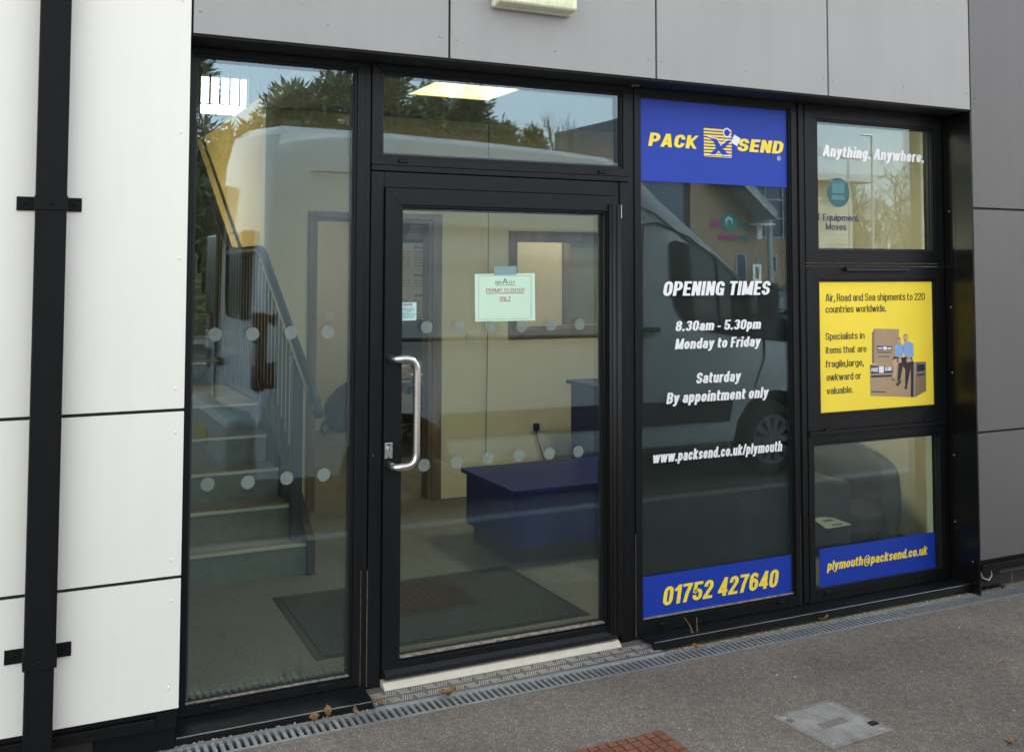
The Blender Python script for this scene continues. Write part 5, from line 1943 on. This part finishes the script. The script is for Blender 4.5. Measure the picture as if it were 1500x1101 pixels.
def van_wheel(x, y, s_):
    t = MB()
    zc = GZ+.335
    n = 32
    prof_ = [(.225, -.11), (.29, -.115), (.325, -.09), (.338, -.05), (.338, .05), (.325, .09), (.29, .115), (.225, .11)]
    vs = [(x+r_*math.cos(2*math.pi*k/n), y+o_*1.0, zc+r_*math.sin(2*math.pi*k/n)) for k in range(n) for r_, o_ in prof_]
    m_ = len(prof_)
    fs = [(k*m_+i, k*m_+(i+1) % m_, ((k+1) % n)*m_+(i+1) % m_, ((k+1) % n)*m_+i) for k in range(n) for i in range(m_)]
    o = build('wheel', t.add(vs, fs), M_tyre, vn, smooth=True)
    a = MB()
    yf_ = y+s_*.088
    ring_n = 30
    for k in range(ring_n):
        a0, a1 = 2*math.pi*k/ring_n, 2*math.pi*(k+1)/ring_n
        a.prism([(x+.226*math.cos(a0), zc+.226*math.sin(a0)), (x+.226*math.cos(a1), zc+.226*math.sin(a1)), (x+.195*math.cos(a1), zc+.195*math.sin(a1)), (x+.195*math.cos(a0), zc+.195*math.sin(a0))], yf_-.02, yf_+.012)
    for k in range(10):
        th_ = 2*math.pi*k/10
        c_, s2 = math.cos(th_), math.sin(th_)
        a.prism([(x+.05*c_-.020*s2, zc+.05*s2+.020*c_), (x+.20*c_-.030*s2, zc+.20*s2+.030*c_), (x+.20*c_+.030*s2, zc+.20*s2-.030*c_), (x+.05*c_+.020*s2, zc+.05*s2-.020*c_)], yf_-.012, yf_+.008)
    a.disc(x, zc, .065, .065, yf_-.012, yf_+.014, 18)
    build('rim', a, M_alloy, o)
    build('brake_dark', MB().disc(x, zc, .222, .222, yf_-.045, yf_-.025, 24), M_vanp, o)


for x in (6.25, 2.65):
    van_wheel(x, VY-.13, 1)
    van_wheel(x, VY-VW+.13, -1)
q = MB()
for x in (6.25, 2.65):
    q.prism([(x+.44*math.cos(R(a)), GZ+.36+.44*math.sin(R(a))) for a in range(0, 181, 15)], VY-VW+.06, VY-.30)
build('wheel_arch', q, M_vanp, vn)
# back of the van: lamps, doors, handle, bumper
for s_ in (1, -1):
    yc = VY-VW/2+s_*(VW/2-.075)
    b = MB().prismx([(yc-.06, .86), (yc+.075*s_ if s_ > 0 else yc+.06, .86), (yc+.065, 1.42), (yc-.05, 1.42)], 1.565, 1.74)
    o = build('tail_lamp', b, M_tail, vn, bevel=.02)
    build('lamp_insert', MB().box(1.558, 1.748, yc-.055, yc+.068, 1.04, 1.20), M_lens, o, bevel=.006)
build('rear_bumper', MB().prismx([(VY-VW+.04, .30), (VY-.04, .30), (VY-.01, .52), (VY-.04, .66), (VY-VW+.04, .66), (VY-VW+.01, .52)], 1.38, 1.64), mat('grey_bumper', (.30, .31, .32), .45, noise=.08, nscale=10), vn, bevel=.04)
for s_ in (1, -1):
    b = MB()
    yc = VY-VW/2+s_*.44
    b.prismx([(yc-.34, 1.36), (yc+.34, 1.36), (yc+.31, 2.02), (yc-.31, 2.02)], 1.515, 1.62)
    build('rear_window', b, M_vang, vn, bevel=.02)
build('rear_seam', MB().box(1.465, 1.55, VY-VW/2-.006, VY-VW/2+.006, .70, 2.4), M_vanp, vn)
build('rear_handle', MB().box(1.45, 1.53, VY-VW/2+.04, VY-VW/2+.2, .98, 1.04), M_vanp, vn, bevel=.01)
build('number_plate', MB().box(1.365, 1.379, VY-VW/2-.26, VY-VW/2+.26, .40, .51), mat('number_plate_yellow', (.42, .30, .05), .4, noise=.1, nscale=12), vn)
b = MB()
for s_ in (1, -1):
    b.box(6.95, 7.24, VY-VW/2+s_*.72-.16, VY-VW/2+s_*.72+.16, .74, .98)
build('headlight', b, M_lens, vn, bevel=.04)
build('windscreen', MB().add([(5.14, VY-1.86+1.74, 2.20), (5.14, VY-1.86-.04, 2.20), (6.40, VY-1.98, 1.32), (6.40, VY-.04, 1.32)], [(0, 1, 2, 3)]), M_vang, vn)


# ------------------------------------------------------------------ cars
def car(name, x0, y0, ln, m_, label, s_=1, grp=None):
    t = thing(name, (x0+ln/2, y0, GZ), label, 'car', grp)
    k = ln/4.3
    pr2 = [(0, .35), (.02, .75), (.15, .95), (.55, 1.02), (.95, 1.38), (1.5, 1.50), (2.4, 1.47), (3.05, 1.05), (3.9, .92), (4.22, .70), (4.3, .35), (3.85, .25), (3.75, .45), (3.5, .55), (3.25, .45), (3.15, .25), (1.15, .25), (1.05, .45), (.8, .55), (.55, .45), (.45, .25)]
    if s_ < 0:
        pr2 = [(4.3-a, b) for a, b in pr2]
    pl = [(x0+a*k, GZ-.02+b) for a, b in pr2]
    vs, n = [], len(pl)
    for f_, ins in ((-1, .06), (-.93, 0), (.93, 0), (1, .06)):
        for x, z in pl:
            hw = .86-(.16*max(0, z-GZ-.95)/.5)
            vs.append((x, y0+f_*hw, z-(ins if z > GZ+.9 else 0)))
    fs = [(q_*n+i, q_*n+(i+1) % n, (q_+1)*n+(i+1) % n, (q_+1)*n+i) for q_ in range(3) for i in range(n)]
    fs += [tuple(range(n)), tuple(range(4*n-1, 3*n-1, -1))]
    o = build('body', MB().add(vs, fs), m_, t, bevel=.02)
    gpoly = [(.66, 1.02), (1.0, 1.33), (1.5, 1.43), (2.38, 1.40), (2.9, 1.04)]
    if s_ < 0:
        gpoly = [(4.3-a, b) for a, b in gpoly]
    for f_ in (-1, 1):
        b = MB()
        pts_ = []
        for a, z in gpoly:
            hw = .86-(.16*max(0, z-.95)/.5)
            pts_.append((x0+a*k, y0+f_*(hw+.004), GZ-.02+z))
        b.add(pts_, [tuple(range(5))])
        build('side_glass', b, M_vang, t)
    for a in (.8, 3.5):
        a = a if s_ > 0 else 4.3-a
        for f_ in (-1, 1):
            y = y0+f_*.76
            o = build('wheel', MB().tube([(x0+a*k, y-.1, GZ+.31), (x0+a*k, y+.1, GZ+.31)], .31, 20), M_tyre, t)
            build('rim', MB().tube([(x0+a*k, y-.106, GZ+.31), (x0+a*k, y+.106, GZ+.31)], .20, 14), M_alloy, o)


x, z = MPt(312, 415, 62)
car('parked_car', 11.2, -60, 4.3, M_carb, 'dark car beyond the grass, reflected left of the van')
x, z = MPt(1150, 420, 30)
car('parked_car', 27.6, -25.0, 4.3, M_carg, 'silver blue car reflected in front of the van bonnet', -1)


# ------------------------------------------------------------------ trees
def cluster_tree(name, x, y, hgt, rad, label, m_, seed, kind='pine', base=1.0, grp='evergreen trees across the road', lean=0):
    rs = random.Random(seed)
    t = thing(name, (x, y, GZ), label, 'tree', grp)
    tr = MB()
    tr.tube([(x, y, GZ), (x+lean*.3, y, GZ+hgt*.45), (x+lean, y, GZ+hgt*.96)], [.05*hgt**.75, .035*hgt**.75, .01], 8)
    cl_ = []
    nl = int(hgt*3.0)
    for k in range(nl):
        f = (k+.5)/nl
        z = GZ+base+(hgt-base)*f
        prof_ = (1-f)**.55*(.55+.45*math.sin(min(1, f*3.2)*math.pi/2))
        r_ = rad*prof_*rs.uniform(.65, 1.15)
        for q_ in range(rs.randint(4, 6)):
            a = rs.uniform(0, 2*math.pi)
            ex, ey, ez = x+lean*f+r_*math.cos(a), y+r_*math.sin(a), z+r_*rs.uniform(-.05, .25)
            tr.tube([(x+lean*f, y, z-.1), (ex, ey, ez)], [.03, .008], 4, cap=False)
            for w_ in (.45, .7, .9, 1.05):
                cl_.append((x+lean*f+(ex-x-lean*f)*w_, y+(ey-y)*w_, z+(ez-z)*w_+rs.uniform(-.1, .15), rs.uniform(.32, .62)*(.7+.3*rad/2)))
    build('trunk', tr, M_bark, t)
    q = MB()
    for cx_, cy_, cz_, r_ in cl_:
        for k in range(30):
            d = Vector((rs.gauss(0, 1), rs.gauss(0, 1), rs.gauss(0, .8)+.35)).normalized()
            c_ = Vector((cx_, cy_, cz_))+d*r_*rs.uniform(.1, .95)
            s_ = d.cross(Vector((rs.gauss(0, 1), rs.gauss(0, 1), rs.gauss(0, 1)))).normalized()*r_*rs.uniform(.05, .10)
            l_ = d*r_*rs.uniform(.22, .48)
            q.add([c_-l_*.4, c_+s_, c_+l_, c_-s_], [(0, 1, 2, 3)])
    build('crown', q, m_, t, recalc=False)


TR = [  # picture x, top y, distance, radius, kind
    ('evergreen_tree', 268, 96, 20, 2.3, 'tall dark evergreen reflected at the left edge of the side window', M_leafd),
    ('evergreen_tree', 318, 240, 26, 1.9, 'lower dark evergreen reflected beside the van tail', M_leafd),
    ('evergreen_tree', 372, 196, 25, 2.2, 'evergreen reflected above the van rear roof corner', M_leafd),
    ('evergreen_tree', 432, 142, 23, 2.3, 'evergreen with a pointed crown reflected behind the stair wall', M_leafe),
    ('evergreen_tree', 495, 124, 22, 2.3, 'evergreen reflected at the right edge of the side window', M_leafd),
    ('evergreen_tree', 572, 118, 22, 1.6, 'evergreen reflected at the left end of the transom window', M_leafd),
    ('evergreen_tree', 632, 138, 24, 1.9, 'evergreen reflected under the lit ceiling panel, paler green', M_leafe),
    ('evergreen_tree', 690, 146, 24, 2.1, 'evergreen reflected right of the lit ceiling panel with spreading limbs', M_leafd),
    ('evergreen_tree', 740, 192, 26, 1.5, 'short evergreen reflected just above the van roof', M_leafd),
    ('evergreen_tree', 782, 200, 28, 1.2, 'smallest evergreen reflected above the van roof', M_leafe)]
for k, (nm, px, py, d, rad, lab, mm) in enumerate(TR):
    x, z = MPt(px, py, d)
    cluster_tree(nm, x, YG-d, z-GZ, rad, lab, mm, 11+k, base=.5 if k != 7 else 1.2)
x, z = MPt(300, 330, 34)


def bare_tree(name, x, y, hgt, spread, label, seed, droop=0., levels=5):
    rs = random.Random(seed)
    t = thing(name, (x, y, GZ), label, 'tree', 'bare winter trees')
    tr, tw_ = MB(), MB()

    def grow(p, d, ln, r_, lv, tgt):
        n = 3
        pts_ = [p]
        dd = d
        for k in range(n):
            dd = (dd+Vector((rs.gauss(0, .085), rs.gauss(0, .085), rs.gauss(0, .05)+(.05 if lv < 3 else -droop)))).normalized()
            pts_.append(pts_[-1]+dd*ln/n)
        tgt.tube(pts_, [r_, r_*.85, r_*.72, r_*.55], 6 if lv < 2 else 3, cap=False)
        if lv >= levels:
            return
        for k in range(rs.randint(3, 4) if lv else 5):
            f = rs.uniform(.35, 1.0)
            b0 = pts_[min(n, max(1, int(f*n+.5)))]
            a = rs.uniform(0, 2*math.pi)
            ax = dd.orthogonal().normalized()
            side_ = Matrix.Rotation(a, 4, dd) @ ax
            nd = (dd*rs.uniform(.75, 1.1)+side_*rs.uniform(.35, .75)*spread).normalized()
            grow(b0, nd, ln*rs.uniform(.62, .84), r_*.60, lv+1, tgt if lv < 1 else tw_)
    grow(Vector((x, y, GZ)), Vector((0, 0, 1)), hgt*.40, .019*hgt, 0, tr)
    build('trunk', tr, M_bark, t)
    build('crown', tw_, M_bark, t, recalc=False)


for k, (px, py, d, sp, dr, lab) in enumerate(((1275, 262, 44, .9, 0, 'bare tree reflected in the middle of the small upper pane'), (1325, 228, 42, 1.0, .10, 'bare weeping birch reflected at the right of the small upper pane'),
                                               (1240, 262, 46, .8, 0, 'bare tree reflected behind the pale boarded building'), (802, 196, 34, .8, 0, 'thin bare tree reflected at the end of the evergreens'),
                                               (835, 205, 36, .7, 0, 'last thin bare tree reflected above the van cab'))):
    x, z = MPt(px, py, d)
    bare_tree('bare_tree', x, YG-d, (z-GZ)*1.0, sp, lab, 40+k, dr)

# ------------------------------------------------------------------ brick clinic with the mirrored sign
D = 36.0
YB2 = YG-D                                      # its front faces the shop


def F(px, py, d=D):
    return MPt(px, py, d)


bx0, bx1 = F(1011, 300)[0], F(1106, 300)[0]
cl_ = thing('brick_clinic', ((bx0+bx1)/2, YB2, GZ), 'buff brick clinic with grey roof and teal and magenta sign, reflected', 'building')
build('wall', MB().prism([(bx0, GZ), (bx1, GZ), (bx1, 7.4), (bx1-2.6, 9.4), (bx0, 9.4)], YB2-8, YB2), M_brick, cl_)
build('dark_wall', MB().box(bx0-3.0, bx0-.02, YB2-8, YB2-.3, GZ, 9.0), M_bglass, cl_)
gx0, gx1 = bx1+.02, F(1185, 300)[0]
gz0 = F(1140, 349)[1]
build('low_wall', MB().box(gx0, gx1, YB2-7, YB2-.9, GZ, gz0), M_brick, cl_)
build('glazed_front', MB().box(gx0, gx1, YB2-7, YB2-1.0, gz0+.002, 8.6), M_bglass, cl_)
q = MB()
for k in range(5):
    zz = gz0+.05+k*.95
    q.box(gx0, gx1, YB2-1.0, YB2-.96, zz, zz+.07)
for k in range(5):
    xx = gx0+.3+k*1.1
    q.box(xx, xx+.06, YB2-.955, YB2-.93, gz0, 8.6)
build('glazing_bars', q, M_roof, cl_)
ra, rb_ = F(1068, 250, D-1.5), F(1139, 322, D-1.5)
build('roof', MB().prism([ra, rb_, (rb_[0], rb_[1]+.42), (ra[0]+.1, ra[1]+.55)], YB2-7.5, YB2+1.5), M_roof, cl_)
q = MB()
for k in range(14):
    q.box(bx1-1.6+k*.28, bx1-1.5+k*.28, YB2-6, YB2+1.2, 7.7, 7.78)
build('roof_slats', q, M_roof, cl_)
cx0 = F(1120, 350)[0]
build('column', MB().tube([(cx0, YB2+.4, GZ), (cx0, YB2+.4, F(1120, 312)[1])], .14, 14), M_roof, cl_)
for a, b_, c, d in ((1077, 371, 1093, 412), (1112, 372, 1127, 400), (1144, 373, 1155, 400)):
    p0, p1 = F(a, b_), F(c, d)
    yy = YB2+.03 if p1[0] < bx1 else YB2-.87
    o = build('window', ring(MB(), (p0[0], p1[0], p1[1], p0[1]), (p0[0]+.07, p1[0]-.07, p1[1]+.07, p0[1]-.07), yy-.02, yy+.02), M_roof, cl_)
    build('pane', MB().box(p0[0]+.07, p1[0]-.07, yy-.02, yy-.005, p1[1]+.07, p0[1]-.07), M_bglass, o)
build('entrance_canopy', MB().box(F(1098, 340)[0], F(1116, 340)[0], YB2+.01, YB2+1.0, F(1110, 331)[1], F(1110, 328)[1]), M_wvinyl, cl_)
p0, p1 = F(1106, 330), F(1113, 350)
build('wall_notice', MB().box(p0[0], p1[0], YB2+.15, YB2+.2, p1[1], p0[1]), M_wvinyl, cl_)
p0, p1 = F(1092, 387), F(1104, 412)
build('notice_board', ring(MB(), (p0[0], p1[0], p1[1], p0[1]), (p0[0]+.12, p1[0]-.12, p1[1]+.12, p0[1]-.12), YB2+.5, YB2+.56), M_wvinyl, cl_)
sgn = thing('clinic_sign', (F(1067, 330)[0], YB2, 4.0), 'teal and magenta pdsa pet hospital sign on the brick wall, reflected', 'sign')
YS = YB2+.06
a, b_ = F(1072, 335), F(1094, 335)
hgt = F(1080, 321)[1]-F(1080, 334)[1]
# seen from the shop the text runs the other way round: first letter at larger x
build('lettering', text_mb('pd', F(1076.5, 334)[0], F(1094, 334)[0], F(1085, 334)[1], hgt*1.15, YS, 0, .03, th=.05, flip=True), M_tealsign, sgn, recalc=True)
build('lettering', text_mb('sa', F(1039, 332)[0], F(1056, 332)[0], F(1048, 333)[1], hgt*1.15, YS, 0, .03, th=.05, flip=True), M_magenta, sgn, recalc=True)
build('lettering', text_mb('PET', F(1082, 352)[0], F(1094, 352)[0], F(1088, 352.5)[1], hgt*.62, YS, 0, .03, th=.05, flip=True), M_tealsign, sgn, recalc=True)
build('lettering', text_mb('HOSPITAL', F(1050, 351)[0], F(1080, 351)[0], F(1066, 352)[1], hgt*.62, YS, 0, .03, th=.05, flip=True), M_magenta, sgn, recalc=True)
ec = F(1067, 325)
er = (F(1067, 312)[1]-F(1067, 338)[1])/2
o = build('emblem', MB().disc(ec[0], ec[1], er, er, YS-.06, YS-.01), M_tealsign, sgn)
q = MB()
for k in range(9):
    a0, a1 = R(-30+28*k), R(-30+28*(k+1))
    w0, w1 = er*.30*math.sin(math.pi*(k+.4)/9.8), er*.30*math.sin(math.pi*(k+1.4)/9.8)
    r_ = er*.42
    q.prism([(ec[0]+(r_+w0/2)*math.cos(a0), ec[1]+(r_+w0/2)*math.sin(a0)), (ec[0]+(r_+w1/2)*math.cos(a1), ec[1]+(r_+w1/2)*math.sin(a1)),
             (ec[0]+(r_-w1/2)*math.cos(a1), ec[1]+(r_-w1/2)*math.sin(a1)), (ec[0]+(r_-w0/2)*math.cos(a0), ec[1]+(r_-w0/2)*math.sin(a0))], YS-.009, YS+.005)
build('emblem_swirl', q, M_wvinyl, o)

# ------------------------------------------------------------------ pale boarded building and unit with white letters
D2 = 40.0
p0, p1 = F(1180, 262, D2), F(1248, 262, D2)
wb = thing('boarded_building', ((p0[0]+p1[0])/2, YG-D2, GZ), 'pale boarded building with a flat overhanging roof, reflected in the upper pane', 'building')
zt = F(1225, 268, D2)[1]
build('wall', MB().box(p0[0]-1, p1[0], YG-D2-8, YG-D2, GZ, zt), M_clad, wb)
build('roof', MB().box(p0[0]-1.5, F(1263, 260, D2)[0], YG-D2-8.5, YG-D2+1.2, zt+.002, F(1225, 258, D2)[1]), M_roof, wb)
q = MB().box(p1[0]-2.2, p1[0]-.6, YG-D2+.002, YG-D2+.05, GZ, GZ+2.4)
build('door', q, M_bglass, wb)
D3 = 46.0
p0, p1 = F(1250, 326, D3), F(1420, 326, D3)
ut = thing('trade_unit', ((p0[0]+p1[0])/2, YG-D3, GZ), 'low taupe trade unit with white letters, reflected below the bare trees', 'building')
zt = F(1300, 324, D3)[1]
build('wall', MB().box(p0[0], p1[0], YG-D3-10, YG-D3, GZ, zt), M_unit, ut)
build('roof', MB().box(p0[0]-.2, p1[0]+.2, YG-D3-10.2, YG-D3+.15, zt+.002, zt+.14), M_roof, ut)
xx = F(1301, 330, D3)[0]
build('pillar', MB().box(xx-.15, xx+.15, YG-D3+.002, YG-D3+.08, GZ, zt-.05), M_roof, ut)
YU = YG-D3+.04
q = text_mb('INTO', F(1278, 338, D3)[0], F(1295, 338, D3)[0], F(1286, 338, D3)[1], .50, YU, 0, .02, th=.03, flip=True)
text_mb('OUTY', F(1254, 338, D3)[0], F(1276, 338, D3)[0], F(1266, 338, D3)[1], .50, YU, 0, .02, th=.03, flip=True, mb=q)
text_mb('distribution', F(1315, 344, D3)[0], F(1352, 343, D3)[0], F(1330, 344.5, D3)[1], .50, YU, 0, .02, th=.03, flip=True, mb=q)
build('lettering', q, M_wvinyl, ut, recalc=True)


# ------------------------------------------------------------------ lamp posts
def lamp(px, ptop, d, label, two=False):
    x, z = F(px, ptop, d)
    y = YG-d
    t = thing('street_lamp', (x, y, GZ), label, 'street lamp', 'street lamps across the car park')
    build('pole', MB().tube([(x, y, GZ), (x, y, GZ+1.2), (x, y, z)], [.09, .07, .045], 10), M_roof, t)
    b = MB().box(x-.62, x-.05, y-.14, y+.14, z-.05, z+.04)
    if two:
        b.box(x+.05, x+.62, y-.14, y+.14, z-.05, z+.04)
    build('lamp_head', b, M_wvinyl if not two else M_roof, t, bevel=.03)


lamp(1277, 198, 34, 'thin lamp post reflected in the middle of the small upper pane')
lamp(1243, 231, 36, 'lamp post with two heads reflected behind the white slogan', True)
# long low building and roofline behind the van roof at the far right of the transom
p0, p1 = F(838, 238, 60), F(925, 228, 60)
fb = thing('far_shed', ((p0[0]+p1[0])/2, YG-60, GZ), 'long grey shed roofline reflected at the right of the transom window', 'building')
build('wall', MB().box(p0[0], p1[0]+6, YG-75, YG-60, GZ, p0[1]-.3), M_unit, fb)
build('roof', MB().prism([(p0[0]-.5, p0[1]-.29), (p1[0]+6.5, p0[1]-.29), (p1[0]+6.5, p1[1]+.4), (p1[0]-2, p1[1])], YG-75.5, YG-59.5), M_unit, fb)
# hedge behind the verge at the left
hg = thing('hedge', (12, -38, GZ), 'dark hedge beyond the grass, reflected at the left edge', 'hedge')
rs = random.Random(9)
q = MB()
for k in range(5200):
    x, y, z = rs.uniform(5, 19), rs.uniform(-63.9, -62.4), GZ+rs.random()**.8*5.2*(.8+.2*math.sin(x*1.7))
    d = Vector((rs.gauss(0, 1), rs.gauss(0, 1), rs.gauss(0, 1))).normalized()
    s_ = d.orthogonal().normalized()*.14
    c_ = Vector((x, y, z))
    q.add([c_-d*.22, c_+s_, c_+d*.25, c_-s_], [(0, 1, 2, 3)])
build('leaves', q, M_leafd, hg, recalc=False)
build('stems', MB().box(5.2, 18.8, -63.6, -62.8, GZ, GZ+3.6), M_soil, hg)
